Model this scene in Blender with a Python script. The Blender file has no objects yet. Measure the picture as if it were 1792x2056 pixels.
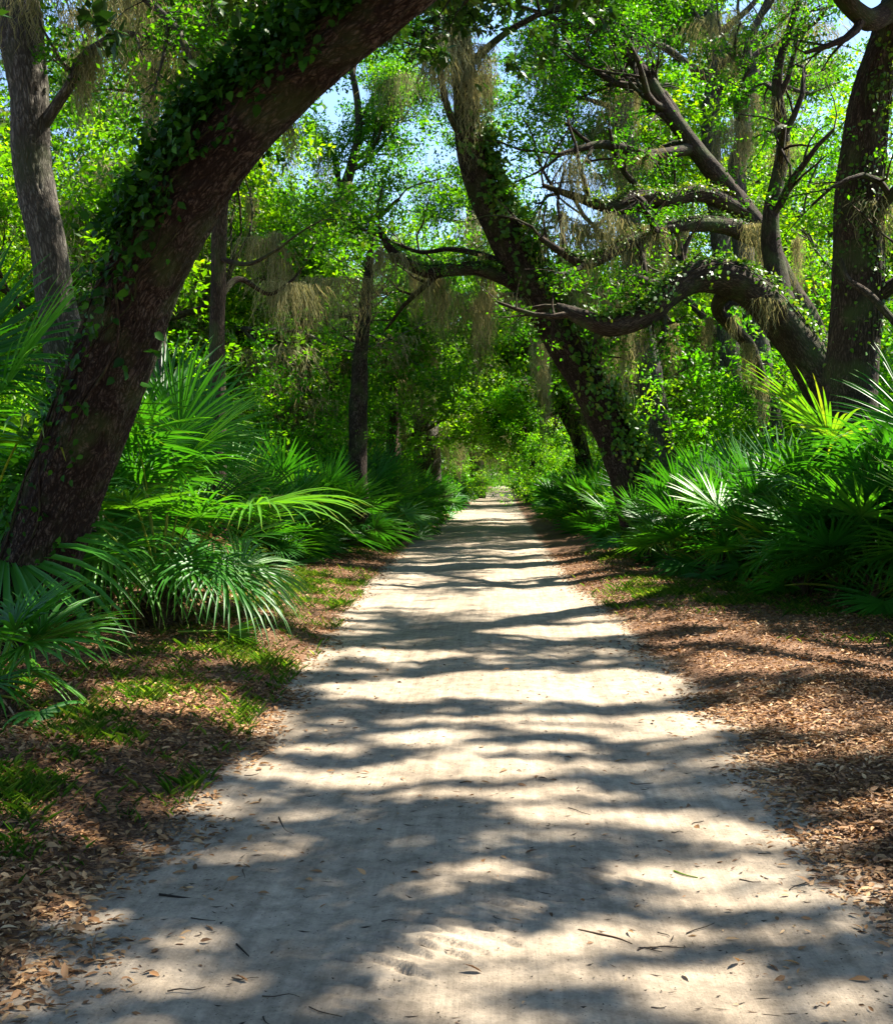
import bpy, math
import numpy as np
from mathutils import Vector, Matrix, Euler

# ------------------------------------------------------------------ camera, sky, sun, exposure
scene = bpy.context.scene
COL = scene.collection
FPX, PW, PH = 2326.0, 1792.0, 2056.0
YAW, PITCH = math.atan(109 / FPX), math.atan(63 / FPX)
cam_data = bpy.data.cameras.new("camera")
cam = bpy.data.objects.new("camera", cam_data)
COL.objects.link(cam)
cam.location = (0, 0, 1.65)
cam.rotation_euler = (math.pi / 2 - PITCH, 0, YAW)
cam_data.sensor_fit = 'VERTICAL'
cam_data.sensor_height = 24.0
cam_data.sensor_width = 24.0 * PW / PH
cam_data.lens = 24.0 * FPX / PH
cam_data.clip_start = 0.1
cam_data.clip_end = 2000
scene.camera = cam

SUN_EL, SUN_AZ = math.radians(54), math.radians(62)      # azimuth clockwise from +Y (down the road)
SDIR = np.array([math.sin(SUN_AZ) * math.cos(SUN_EL), math.cos(SUN_AZ) * math.cos(SUN_EL), math.sin(SUN_EL)])
world = bpy.data.worlds.new("World")
scene.world = world
world.use_nodes = True
wn = world.node_tree
for n in list(wn.nodes):
    wn.nodes.remove(n)
sky = wn.nodes.new('ShaderNodeTexSky')
sky.sky_type = 'NISHITA'
sky.sun_disc = False
sky.sun_elevation = SUN_EL
sky.sun_rotation = SUN_AZ
sky.air_density = 1.0
sky.dust_density = 0.3
sky.ozone_density = 3.0
bg = wn.nodes.new('ShaderNodeBackground')
bg.inputs['Strength'].default_value = 0.08
wo = wn.nodes.new('ShaderNodeOutputWorld')
wn.links.new(sky.outputs[0], bg.inputs[0])
wn.links.new(bg.outputs[0], wo.inputs[0])
sd = bpy.data.lights.new("sun", 'SUN')
sd.energy = 5.0
sd.angle = math.radians(0.8)
sd.color = (1.0, 0.93, 0.80)
sun = bpy.data.objects.new("sun", sd)
COL.objects.link(sun)
sun.location = tuple(SDIR * 60)
sun.rotation_euler = Vector(tuple(SDIR)).to_track_quat('Z', 'Y').to_euler()

scene.view_settings.view_transform = 'Standard'
scene.view_settings.look = 'None'
scene.view_settings.exposure = 2.08
scene.view_settings.gamma = 1.0
scene.cycles.max_bounces = 6
scene.cycles.diffuse_bounces = 4
scene.cycles.glossy_bounces = 2
scene.cycles.transmission_bounces = 4

# ------------------------------------------------------------------ projection helpers (picture position + distance -> world)
CAMV = Vector(cam.location)
RM = Euler(cam.rotation_euler).to_matrix()
def at(px, py, Y):
    d = RM @ Vector(((px - PW / 2) / FPX, (PH / 2 - py) / FPX, -1))
    return np.array(CAMV + d * (Y / d.y))
def gnd(px, py):
    d = RM @ Vector(((px - PW / 2) / FPX, (PH / 2 - py) / FPX, -1))
    return np.array(CAMV + d * (-CAMV.z / d.z))
def sm(a, b, x):
    t = np.clip((x - a) / (b - a), 0, 1)
    return t * t * (3 - 2 * t)

_nr = np.random.RandomState(5)
_nd = [(_nr.uniform(0, 2 * math.pi), _nr.uniform(0, 6.28), _nr.uniform(0.75, 1.35)) for _ in range(14)]
def noise2(x, y, f=1.0, seed=0):
    s = 0
    for i, (a, p, k) in enumerate(_nd):
        a2 = a + seed * 1.7
        u = x * math.cos(a2) + y * math.sin(a2)
        w = x * math.sin(a2) - y * math.cos(a2)
        s = s + np.sin(u * f * k * 3 + p * (seed + 1) + 1.3 * np.sin(w * f * 1.7 + p))
    return s / 5.0

# ------------------------------------------------------------------ object helpers
def make_mesh(name, V, F4=None, F3=None, attrs=None, smooth=False):
    me = bpy.data.meshes.new(name)
    V = np.asarray(V, dtype=np.float32)
    n4 = 0 if F4 is None else len(F4)
    n3 = 0 if F3 is None else len(F3)
    loops, starts, tot = [], [], []
    if n4:
        loops.append(np.asarray(F4, dtype=np.int32).ravel()); starts.append(np.arange(n4) * 4); tot.append(np.full(n4, 4))
    if n3:
        loops.append(np.asarray(F3, dtype=np.int32).ravel()); starts.append(n4 * 4 + np.arange(n3) * 3); tot.append(np.full(n3, 3))
    loops = np.concatenate(loops).astype(np.int32)
    starts = np.concatenate(starts).astype(np.int32)
    me.vertices.add(len(V)); me.vertices.foreach_set('co', V.ravel())
    me.loops.add(len(loops)); me.loops.foreach_set('vertex_index', loops)
    me.polygons.add(n4 + n3); me.polygons.foreach_set('loop_start', starts)
    me.polygons.foreach_set('loop_total', np.concatenate(tot).astype(np.int32))
    if smooth:
        me.polygons.foreach_set('use_smooth', np.ones(n4 + n3, dtype=bool))
    for k, a in (attrs or {}).items():
        a = np.asarray(a, dtype=np.float32)
        if a.ndim == 1:
            at_ = me.attributes.new(k, 'FLOAT', 'POINT'); at_.data.foreach_set('value', a)
        else:
            at_ = me.attributes.new(k, 'FLOAT_VECTOR', 'POINT'); at_.data.foreach_set('vector', a.ravel())
    me.update(calc_edges=True)
    return me
def put(name, me, mat=None, parent=None, label=None, cat=None, group=None, kind=None, loc=None, rot=None, scale=None):
    o = bpy.data.objects.new(name, me)
    COL.objects.link(o)
    if me is not None and mat is not None and len(me.materials) == 0:
        me.materials.append(mat)
    if parent is not None: o.parent = parent
    if loc is not None: o.location = tuple(loc)
    if rot is not None: o.rotation_euler = tuple(rot)
    if scale is not None: o.scale = (scale,) * 3 if np.isscalar(scale) else tuple(scale)
    if label: o['label'] = label
    if cat: o['category'] = cat
    if group: o['group'] = group
    if kind: o['kind'] = kind
    return o
def dup(o, kids, loc, rot, scale, label=None, group=None):
    c = o.copy(); COL.objects.link(c)
    c.location = tuple(loc); c.rotation_euler = rot
    c.scale = (scale,) * 3 if np.isscalar(scale) else tuple(scale)
    if label: c['label'] = label
    if group: c['group'] = group
    for k in kids:
        d = k.copy(); COL.objects.link(d); d.parent = c
    return c

BINS = [(60, 'left of the grey furrowed trunk'), (300, 'behind the leaning vine-covered oak'), (480, 'right behind the slender dark trunk'), (715, 'left of the bare cedar'), (880, 'just right of the bare cedar'),
        (1110, 'round the end of the road'), (1300, 'behind the sinuous creeper-clad oak'), (1500, 'below the arching limb'), (1660, 'left of the right-hand trunk'), (1e9, 'by the right-hand trunk')]
ORD = ['nearest', 'second', 'third', 'fourth', 'fifth', 'sixth', 'seventh', 'eighth', 'ninth', 'tenth', 'eleventh', 'twelfth']
REG = {}
def later(o, what, loc, keep=12):
    """label by what stands in front of or beside it, then by how far back it is"""
    c = (Vector(tuple(float(v) for v in loc)) - CAMV) @ RM
    px = PW / 2 + FPX * c.x / max(-c.z, .1)
    ph = next(t for lim, t in BINS if px < lim)
    REG.setdefault((what, ph), []).append((-c.z, o, keep))
def finish_labels():
    for (what, ph), l in REG.items():
        l.sort(key=lambda t: t[0])
        for i, (d, o, keep) in enumerate(l):
            o['group'] = '%s %s' % (what, ph)
            if len(l) == 1: o['label'] = '%s %s' % (what, ph)
            elif i < keep: o['label'] = '%s %s, %s' % (what, ph, ORD[i] if i == 0 else ORD[i] + ' back')
            else: o['label'] = '%s %s, among the farthest' % (what, ph)

class Acc:                                     # collects geometry for one mesh
    def __init__(s):
        s.V, s.F, s.T, s.A, s.n = [], [], [], {}, 0
    def add(s, V, F=None, T=None, **attrs):
        s.V.append(V)
        if F is not None: s.F.append(np.asarray(F) + s.n)
        if T is not None: s.T.append(np.asarray(T) + s.n)
        for k, a in attrs.items(): s.A.setdefault(k, []).append(a)
        s.n += len(V)
    def mesh(s, name, smooth=False):
        return make_mesh(name, np.concatenate(s.V), np.concatenate(s.F) if s.F else None,
                         np.concatenate(s.T) if s.T else None,
                         {k: np.concatenate(v) for k, v in s.A.items()}, smooth)

def smooth_path(P, n):
    P = np.asarray(P, float)
    m = len(P)
    if m < 3:
        t = np.linspace(0, 1, n)[:, None]
        return P[0] * (1 - t) + P[-1] * t
    Q = np.vstack([2 * P[0] - P[1], P, 2 * P[-1] - P[-2]])
    u = np.linspace(0, m - 1 - 1e-6, n)
    i = u.astype(int); t = (u - i)[:, None]
    a, b, c, d = Q[i], Q[i + 1], Q[i + 2], Q[i + 3]
    return 0.5 * ((2 * b) + (c - a) * t + (2 * a - 5 * b + 4 * c - d) * t ** 2 + (3 * b - a - 3 * c + d) * t ** 3)

def tube(acc, P, R, sides, rough=0.0, seed=0, furrow=0.0):
    P = np.asarray(P, float); n = len(P)
    R = np.asarray(R, float)
    T = np.gradient(P, axis=0); T /= np.linalg.norm(T, axis=1)[:, None] + 1e-9
    ref = np.array([1.0, 0.2, 0.1]) if abs(T[0][0]) < 0.8 else np.array([0, 1.0, 0.2])
    N = np.zeros((n, 3))
    v = ref - T[0] * ref.dot(T[0]); v /= np.linalg.norm(v); N[0] = v
    for i in range(1, n):
        v = N[i - 1] - T[i] * N[i - 1].dot(T[i]); v /= np.linalg.norm(v) + 1e-9; N[i] = v
    B = np.cross(T, N)
    th = np.arange(sides) * 2 * math.pi / sides
    S = np.concatenate([[0], np.cumsum(np.linalg.norm(np.diff(P, axis=0), axis=1))])
    cs, sn = np.cos(th), np.sin(th)
    RR = np.repeat(R[:, None], sides, 1)
    if rough > 0:
        q = seed * 3.1
        lump = (np.sin(S[:, None] * 2.3 + 2 * th[None] + q) * .4 + np.sin(S[:, None] * 5.1 - 3 * th[None] + 2 * q) * .25
                + np.sin(S[:, None] * 1.1 + th[None] * 1 + q) * .5 + np.sin(S[:, None] * 9 + 4 * th[None]) * .12)
        RR = RR * (1 + rough * lump)
    if furrow > 0:
        X = th[None] * R[:, None]; Z = np.repeat(S[:, None], sides, 1)
        w = np.sin(X * 75 + 1.6 * np.sin(Z * 9 + X * 8) + 1.1 * np.sin(Z * 23 + 5 * np.sin(X * 11)))
        w2 = np.sin(Z * 26 + 3 * np.sin(X * 31) + 2 * np.sin(X * 17 + Z * 3))
        wrap = np.minimum(1, np.minimum(th, 2 * math.pi - th) / 0.15)[None]
        RR = RR + furrow * (np.clip(w + 0.45, -1, .7) + 0.35 * np.clip(w2, -.8, .5)) * wrap
    V = P[:, None] + N[:, None] * (cs[None, :, None] * RR[..., None]) + B[:, None] * (sn[None, :, None] * RR[..., None])
    bk = np.stack([np.broadcast_to(cs[None] * R[:, None], RR.shape), np.broadcast_to(sn[None] * R[:, None], RR.shape),
                   np.repeat(S[:, None], sides, 1)], -1) + np.array([seed * 1.3, seed * .7, seed * 2.1])
    i = np.arange(n - 1)[:, None] * sides; j = np.arange(sides)[None]; j2 = (j + 1) % sides
    F = np.stack([i + j, i + j2, i + sides + j2, i + sides + j], -1).reshape(-1, 4)
    acc.add(V.reshape(-1, 3), F, bk=bk.reshape(-1, 3))

# ------------------------------------------------------------------ materials
def new_mat(name):
    m = bpy.data.materials.new(name); m.use_nodes = True
    nt = m.node_tree
    for n in list(nt.nodes): nt.nodes.remove(n)
    out = nt.nodes.new('ShaderNodeOutputMaterial')
    return m, nt, out
def N(nt, t, **kw):
    n = nt.nodes.new(t)
    for k, v in kw.items():
        if k in ('attribute_name', 'blend_type', 'operation', 'data_type', 'feature', 'attribute_type', 'distance_metric'): setattr(n, k, v)
        else: n.inputs[k.replace('_', ' ')].default_value = v
    return n
def ramp(nt, fac, stops):
    r = nt.nodes.new('ShaderNodeValToRGB')
    e = r.color_ramp.elements
    while len(e) > 1: e.remove(e[0])
    e[0].position = stops[0][0]; e[0].color = (*stops[0][1], 1)
    for p, c in stops[1:]:
        x = e.new(p); x.color = (*c, 1)
    nt.links.new(fac, r.inputs[0])
    return r.outputs[0]

def leaf_mat(name, stops, transl=0.45, tcol=(1.5, 1.35, 0.5), rough=0.42, spec=0.35, objvar=0.25):
    m, nt, out = new_mat(name)
    L = nt.links.new
    a = N(nt, 'ShaderNodeAttribute', attribute_name='rnd')
    oi = nt.nodes.new('ShaderNodeObjectInfo')
    ma = N(nt, 'ShaderNodeMath', operation='MULTIPLY_ADD'); L(oi.outputs['Random'], ma.inputs[0]); ma.inputs[1].default_value = objvar
    L(a.outputs['Fac'], ma.inputs[2])
    mb = N(nt, 'ShaderNodeMath', operation='SUBTRACT'); L(ma.outputs[0], mb.inputs[0]); mb.inputs[1].default_value = objvar / 2
    col = ramp(nt, mb.outputs[0], stops)
    p = nt.nodes.new('ShaderNodeBsdfPrincipled')
    L(col, p.inputs['Base Color']); p.inputs['Roughness'].default_value = rough
    p.inputs['Specular IOR Level'].default_value = spec
    t = nt.nodes.new('ShaderNodeBsdfTranslucent')
    mx = N(nt, 'ShaderNodeMix', data_type='RGBA', blend_type='MULTIPLY'); mx.inputs[0].default_value = 1
    L(col, mx.inputs[6]); mx.inputs[7].default_value = (*tcol, 1)
    L(mx.outputs[2], t.inputs[0])
    ms = nt.nodes.new('ShaderNodeMixShader'); ms.inputs[0].default_value = transl
    L(p.outputs[0], ms.inputs[1]); L(t.outputs[0], ms.inputs[2]); L(ms.outputs[0], out.inputs[0])
    return m
def bark_mat(name, dark, light, moss=(0.05, 0.08, 0.02), mossamt=0.25, fs=28.0, zs=0.22, bump=0.9, dist=0.03):
    m, nt, out = new_mat(name)
    L = nt.links.new
    a = N(nt, 'ShaderNodeAttribute', attribute_name='bk')
    mp = nt.nodes.new('ShaderNodeMapping'); L(a.outputs['Vector'], mp.inputs[0]); mp.inputs['Scale'].default_value = (1, 1, zs)
    wn_ = N(nt, 'ShaderNodeTexNoise', Scale=6.0, Detail=3.0); L(mp.outputs[0], wn_.inputs['Vector'])
    wm = N(nt, 'ShaderNodeVectorMath', operation='MULTIPLY_ADD'); L(wn_.outputs['Color'], wm.inputs[0]); wm.inputs[1].default_value = (.16, .16, .16)
    L(mp.outputs[0], wm.inputs[2])
    vo = N(nt, 'ShaderNodeTexVoronoi', feature='DISTANCE_TO_EDGE', Scale=fs); L(wm.outputs[0], vo.inputs['Vector'])
    no = N(nt, 'ShaderNodeTexNoise', Scale=fs * 1.2, Detail=6.0, Roughness=0.65); L(mp.outputs[0], no.inputs['Vector'])
    pl = N(nt, 'ShaderNodeTexNoise', Scale=2.2, Detail=4.0); L(a.outputs['Vector'], pl.inputs['Vector'])
    mr = N(nt, 'ShaderNodeMapRange'); L(vo.outputs['Distance'], mr.inputs[0]); mr.inputs[1].default_value = 0; mr.inputs[2].default_value = 0.30; mr.inputs[3].default_value = .30
    vo2 = N(nt, 'ShaderNodeTexVoronoi', feature='DISTANCE_TO_EDGE', Scale=fs * 2.1); L(wm.outputs[0], vo2.inputs['Vector'])
    mr2 = N(nt, 'ShaderNodeMapRange'); L(vo2.outputs['Distance'], mr2.inputs[0]); mr2.inputs[2].default_value = .2; mr2.inputs[3].default_value = .45
    mm = N(nt, 'ShaderNodeMath', operation='MULTIPLY'); L(mr.outputs[0], mm.inputs[0]); L(mr2.outputs[0], mm.inputs[1])
    big_ = N(nt, 'ShaderNodeMapRange'); L(wn_.outputs['Fac'], big_.inputs[0]); big_.inputs[1].default_value = .3; big_.inputs[2].default_value = .7; big_.inputs[3].default_value = .6; big_.inputs[4].default_value = 1.45
    m3 = N(nt, 'ShaderNodeMath', operation='MULTIPLY'); L(mm.outputs[0], m3.inputs[0]); L(big_.outputs[0], m3.inputs[1])
    ad = N(nt, 'ShaderNodeMath', operation='MULTIPLY'); L(m3.outputs[0], ad.inputs[0]); L(no.outputs['Fac'], ad.inputs[1])
    col = ramp(nt, ad.outputs[0], [(0.0, tuple(c * .35 for c in dark)), (0.22, dark), (0.6, light)])
    # patches of grey lichen and green moss
    mk = N(nt, 'ShaderNodeMapRange'); L(pl.outputs['Fac'], mk.inputs[0]); mk.inputs[1].default_value = 0.5; mk.inputs[2].default_value = 0.68; mk.inputs[4].default_value = mossamt
    mx = N(nt, 'ShaderNodeMix', data_type='RGBA'); L(mk.outputs[0], mx.inputs[0]); L(col, mx.inputs[6]); mx.inputs[7].default_value = (*moss, 1)
    sp = N(nt, 'ShaderNodeTexNoise', Scale=9.0, Detail=5.0, Roughness=.7); L(a.outputs['Vector'], sp.inputs['Vector'])
    mk2 = N(nt, 'ShaderNodeMapRange'); L(sp.outputs['Fac'], mk2.inputs[0]); mk2.inputs[1].default_value = 0.6; mk2.inputs[2].default_value = 0.68; mk2.inputs[4].default_value = 0.45
    mx2 = N(nt, 'ShaderNodeMix', data_type='RGBA'); L(mk2.outputs[0], mx2.inputs[0]); L(mx.outputs[2], mx2.inputs[6]); mx2.inputs[7].default_value = (light[0] * 1.5, light[1] * 1.5, light[2] * 1.45, 1)
    p = nt.nodes.new('ShaderNodeBsdfPrincipled'); L(mx2.outputs[2], p.inputs['Base Color']); p.inputs['Roughness'].default_value = 0.9
    p.inputs['Specular IOR Level'].default_value = 0.2
    bp = N(nt, 'ShaderNodeBump', Strength=bump, Distance=dist); L(ad.outputs[0], bp.inputs['Height']); L(bp.outputs[0], p.inputs['Normal'])
    L(p.outputs[0], out.inputs[0])
    return m

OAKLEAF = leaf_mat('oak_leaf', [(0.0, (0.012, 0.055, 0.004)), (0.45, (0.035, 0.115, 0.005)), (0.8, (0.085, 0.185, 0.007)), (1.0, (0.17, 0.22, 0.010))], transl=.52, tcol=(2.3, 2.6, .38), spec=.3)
SHADELEAF = leaf_mat('shade_canopy_leaf', [(0.0, (0.012, 0.045, 0.006)), (0.6, (0.035, 0.090, 0.010)), (1.0, (0.09, 0.14, 0.015))], transl=.25, tcol=(1.3, 1.4, .6), spec=.3)  # oak leaf made darker and less translucent to deepen the canopy's shade
FARLEAF = leaf_mat('far_leaf', [(0.0, (0.022, 0.080, 0.003)), (0.45, (0.072, 0.165, 0.005)), (0.8, (0.13, 0.235, 0.007)), (1.0, (0.20, 0.26, 0.010))], objvar=0.6, transl=.52, tcol=(2.05, 2.4, .42), spec=.25)
SHRUBLEAF = leaf_mat('shrub_leaf', [(0.0, (0.020, 0.095, 0.004)), (0.5, (0.070, 0.21, 0.007)), (1.0, (0.19, 0.30, 0.010))], objvar=0.5, transl=.52, tcol=(2.1, 2.35, .42), spec=.25)
VINELEAF = leaf_mat('shaded_vine_leaf', [(0.0, (0.008, 0.036, 0.004)), (0.6, (0.022, 0.095, 0.006)), (0.93, (0.06, 0.19, 0.010)), (1.0, (0.22, 0.22, 0.02))], transl=0.35, spec=.12)  # dark copy of the vine green, with shade put into the colour
LITVINE = leaf_mat('sunlit_vine_leaf', [(0.0, (0.03, 0.10, 0.006)), (0.6, (0.07, 0.19, 0.010)), (1.0, (0.22, 0.26, 0.02))], transl=0.4)  # paler copy of the vine green, with sunlight put into the colour
PALMLEAF = leaf_mat('palm_leaf', [(0.0, (0.014, 0.090, 0.010)), (0.5, (0.036, 0.170, 0.014)), (0.85, (0.090, 0.25, 0.016)), (1.0, (0.22, 0.27, 0.03))], transl=0.35, tcol=(1.9, 1.8, 0.4), rough=0.42, spec=0.35, objvar=0.55)
DEADPALM = leaf_mat('dead_palm_leaf', [(0.0, (0.12, 0.065, 0.03)), (0.6, (0.26, 0.16, 0.08)), (1.0, (0.42, 0.31, 0.18))], transl=0.15, tcol=(1, .9, .7), rough=.7, spec=.2)
LITTER = leaf_mat('dry_leaf', [(0.0, (0.045, 0.025, 0.014)), (0.3, (0.16, 0.080, 0.034)), (0.62, (0.33, 0.175, 0.075)), (0.85, (0.46, 0.29, 0.14)), (1.0, (0.64, 0.50, 0.32))], transl=0.12, tcol=(1, .8, .5), rough=.6, spec=.25)
GRASS = leaf_mat('grass_blade', [(0.0, (0.03, 0.10, 0.01)), (0.6, (0.08, 0.22, 0.012)), (1.0, (0.22, 0.30, 0.05))], transl=0.4)
MOSS = leaf_mat('moss_strand', [(0.0, (0.11, 0.12, 0.055)), (0.5, (0.24, 0.24, 0.115)), (1.0, (0.42, 0.39, 0.21))], transl=0.4, tcol=(1.1, 1.0, .7), rough=.8, spec=.1)
TWIG = leaf_mat('twig_bark', [(0.0, (0.02, 0.016, 0.013)), (0.6, (0.06, 0.045, 0.035)), (1.0, (0.16, 0.10, 0.06))], transl=0.0, rough=.85, spec=.1)
BARK_RED = bark_mat('bark_reddish', (0.018, 0.011, 0.008), (0.115, 0.088, 0.070), fs=30, zs=.30, mossamt=.45, dist=.03)
BARK_GREY = bark_mat('bark_grey', (0.060, 0.052, 0.042), (0.22, 0.20, 0.17), mossamt=.3)
BARK_BROWN = bark_mat('bark_brown', (0.032, 0.022, 0.015), (0.12, 0.088, 0.062), mossamt=.6)
BARK_PALM = bark_mat('bark_palm', (0.06, 0.035, 0.02), (0.16, 0.10, 0.06), fs=16, zs=1.2)

def ground_mat(name, road):
    m, nt, out = new_mat(name)
    L = nt.links.new
    g = nt.nodes.new('ShaderNodeNewGeometry')
    big = N(nt, 'ShaderNodeTexNoise', Scale=0.9, Detail=5.0, Roughness=.6); L(g.outputs['Position'], big.inputs['Vector'])
    fine = N(nt, 'ShaderNodeTexNoise', Scale=60.0, Detail=6.0, Roughness=.7); L(g.outputs['Position'], fine.inputs['Vector'])
    mid = N(nt, 'ShaderNodeTexNoise', Scale=9.0, Detail=6.0, Roughness=.65); L(g.outputs['Position'], mid.inputs['Vector'])
    sand = ramp(nt, big.outputs['Fac'], [(0.30, (0.255, 0.203, 0.148)), (0.5, (0.335, 0.272, 0.202)), (0.7, (0.40, 0.335, 0.255))])
    dk = N(nt, 'ShaderNodeMapRange'); L(mid.outputs['Fac'], dk.inputs[0]); dk.inputs[1].default_value = .34; dk.inputs[2].default_value = .62; dk.inputs[3].default_value = .66; dk.inputs[4].default_value = 1.08
    s2 = N(nt, 'ShaderNodeVectorMath', operation='SCALE'); L(sand, s2.inputs[0]); L(dk.outputs[0], s2.inputs['Scale'])
    vo = N(nt, 'ShaderNodeTexVoronoi', Scale=42.0, Randomness=1.0); L(g.outputs['Position'], vo.inputs['Vector'])
    spk = N(nt, 'ShaderNodeMapRange'); L(vo.outputs['Distance'], spk.inputs[0]); spk.inputs[1].default_value = .10; spk.inputs[2].default_value = .17; spk.inputs[3].default_value = 0.5; spk.inputs[4].default_value = 1.0
    s3 = N(nt, 'ShaderNodeVectorMath', operation='SCALE'); L(s2.outputs[0], s3.inputs[0]); L(spk.outputs[0], s3.inputs['Scale'])
    gr = N(nt, 'ShaderNodeMapRange'); L(fine.outputs['Fac'], gr.inputs[0]); gr.inputs[1].default_value = .3; gr.inputs[2].default_value = .7; gr.inputs[3].default_value = .82; gr.inputs[4].default_value = 1.14
    s4 = N(nt, 'ShaderNodeVectorMath', operation='SCALE'); L(s3.outputs[0], s4.inputs[0]); L(gr.outputs[0], s4.inputs['Scale'])
    stm = nt.nodes.new('ShaderNodeMapping'); L(g.outputs['Position'], stm.inputs[0]); stm.inputs['Scale'].default_value = (9, .35, 1)
    st = N(nt, 'ShaderNodeTexNoise', Scale=2.0, Detail=6.0, Roughness=.7); L(stm.outputs[0], st.inputs['Vector'])
    sr = N(nt, 'ShaderNodeMapRange'); L(st.outputs['Fac'], sr.inputs[0]); sr.inputs[1].default_value = .3; sr.inputs[2].default_value = .7; sr.inputs[3].default_value = .76; sr.inputs[4].default_value = 1.16
    s5 = N(nt, 'ShaderNodeVectorMath', operation='SCALE'); L(s4.outputs[0], s5.inputs[0]); L(sr.outputs[0], s5.inputs['Scale'])
    s4 = s5
    duff = ramp(nt, fine.outputs['Fac'], [(0.32, (0.045, 0.022, 0.012)), (0.5, (0.13, 0.07, 0.04)), (0.68, (0.28, 0.17, 0.10))])
    col = N(nt, 'ShaderNodeMix', data_type='RGBA')
    at_ = N(nt, 'ShaderNodeAttribute', attribute_name='sand')
    n3 = N(nt, 'ShaderNodeMath', operation='MULTIPLY_ADD'); L(mid.outputs['Fac'], n3.inputs[0]); n3.inputs[1].default_value = 1.6; n3.inputs[2].default_value = -0.8
    n4 = N(nt, 'ShaderNodeMath', operation='ADD'); L(n3.outputs[0], n4.inputs[0]); L(at_.outputs['Fac'], n4.inputs[1])
    n5 = N(nt, 'ShaderNodeMapRange'); L(n4.outputs[0], n5.inputs[0]); n5.inputs[1].default_value = .3; n5.inputs[2].default_value = .7
    L(n5.outputs[0], col.inputs[0]); L(duff, col.inputs[6]); L(s4.outputs[0], col.inputs[7])
    p = nt.nodes.new('ShaderNodeBsdfPrincipled'); L(col.outputs[2], p.inputs['Base Color']); p.inputs['Roughness'].default_value = .95
    p.inputs['Specular IOR Level'].default_value = .15
    hh = N(nt, 'ShaderNodeMath', operation='MULTIPLY_ADD'); L(mid.outputs['Fac'], hh.inputs[0]); hh.inputs[1].default_value = 1.2; L(fine.outputs['Fac'], hh.inputs[2])
    h2 = N(nt, 'ShaderNodeMath', operation='MULTIPLY_ADD'); L(st.outputs['Fac'], h2.inputs[0]); h2.inputs[1].default_value = 1.0 if road else 0.0; L(hh.outputs[0], h2.inputs[2]); hh = h2
    bp = N(nt, 'ShaderNodeBump', Strength=.55, Distance=.012); L(hh.outputs[0], bp.inputs['Height']); L(bp.outputs[0], p.inputs['Normal'])
    L(p.outputs[0], out.inputs[0])
    return m
M_ROAD = ground_mat('packed_sand', True)
M_GROUND = ground_mat('forest_floor', False)

# ------------------------------------------------------------------ terrain and road
LE = [(20, 2150), (60, 2056), (160, 1900), (265, 1800), (345, 1700), (455, 1600), (500, 1540), (555, 1470), (592, 1400), (672, 1301), (716, 1238), (755, 1175), (800, 1128), (845, 1088), (903, 1045), (950, 1010), (984, 982)]
RE = [(1980, 2150), (1880, 2056), (1745, 1901), (1650, 1751), (1548, 1626), (1445, 1501), (1378, 1390), (1286, 1326), (1206, 1238), (1140, 1180), (1100, 1130), (1072, 1088), (1050, 1050), (1035, 1020), (1023, 985)]
_l = np.array([gnd(*p)[:2] for p in LE]); _r = np.array([gnd(*p)[:2] for p in RE])
def xl(y): return np.interp(y, _l[:, 1], _l[:, 0]) + 0.05 * noise2(y * 0.0 + 3, y, 1.1)
def xr(y): return np.interp(y, _r[:, 1], _r[:, 0]) + 0.05 * noise2(y * 0.0 - 5, y, 1.1, 1)
def edge_dist(x, y): return np.maximum(xl(y) - x, x - xr(y))       # >0 outside the road
_ta, _tb = gnd(1095, 1795)[:2], gnd(745, 1950)[:2]
_tr = np.random.RandomState(8)
TREADS = []
_ax = (_tb - _ta); _len = np.linalg.norm(_ax); _ax /= _len; _pp = np.array([-_ax[1], _ax[0]])
for lane, off in enumerate((-.13, .0, .12)):
    k = -.4 * _len
    while k < 1.25 * _len:
        if _tr.rand() < .88:
            c = _ta + _ax * k + _pp * (off + _tr.normal(0, .04))
            u = np.array([1.0, (-.62 if lane else -.35) + _tr.normal(0, .16)])
            TREADS.append((c, u / np.linalg.norm(u), _tr.uniform(.045, .125), _tr.uniform(.010, .015), _tr.uniform(.2, .6) if 0 < k < _len else .3))
        k += _tr.uniform(.05, .13)
def height(x, y, detail=False):
    e = edge_dist(x, y)
    w = np.maximum(xr(y) - xl(y), .5)
    s = (x - xl(y)) / w
    inroad = sm(0.15, -0.1, e)
    h = -0.024 * (np.exp(-((s - .25) / .1) ** 2) + np.exp(-((s - .78) / .1) ** 2)) * inroad
    h = h + 0.012 * noise2(x, y, .8) * inroad
    far = sm(14, 22, y) * np.exp(-((s - .45) / .18) ** 2) * inroad
    h = h + far * 0.022 * np.sin(y * 2.6 + 1.5 * np.sin(x * 2)) * sm(60, 35, y)
    h = h + sm(-.05, 1.3, e) * 0.13 + sm(0, .5, e) * 0.03 * noise2(x, y, .9, 2) + sm(0, .4, e) * .012 * noise2(x, y, 3.5, 3)
    h = h + sm(2.5, 9, e) * 0.25 * (1 + .5 * noise2(x, y, .12, 4))
    if detail:
        for c, u, hl, wd, am in TREADS:
            dx, dy = x - c[0], y - c[1]
            al = dx * u[0] + dy * u[1]; pe = -dx * u[1] + dy * u[0] + .8 * al * al
            m = sm(hl, hl * .6, np.abs(al))
            h = h + am * m * (-.030 * np.exp(-(pe / wd) ** 2) + .020 * np.exp(-((pe - 2.1 * wd) / wd) ** 2))
        h = h + (.005 * noise2(x, y, 6, 6) + .004 * noise2(x, y, 13, 2)) * sm(-.1, .4, noise2(x, y, .8, 7)) + .0035 * noise2(x * 6, y * .35, 1.6, 5)
    return h
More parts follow.
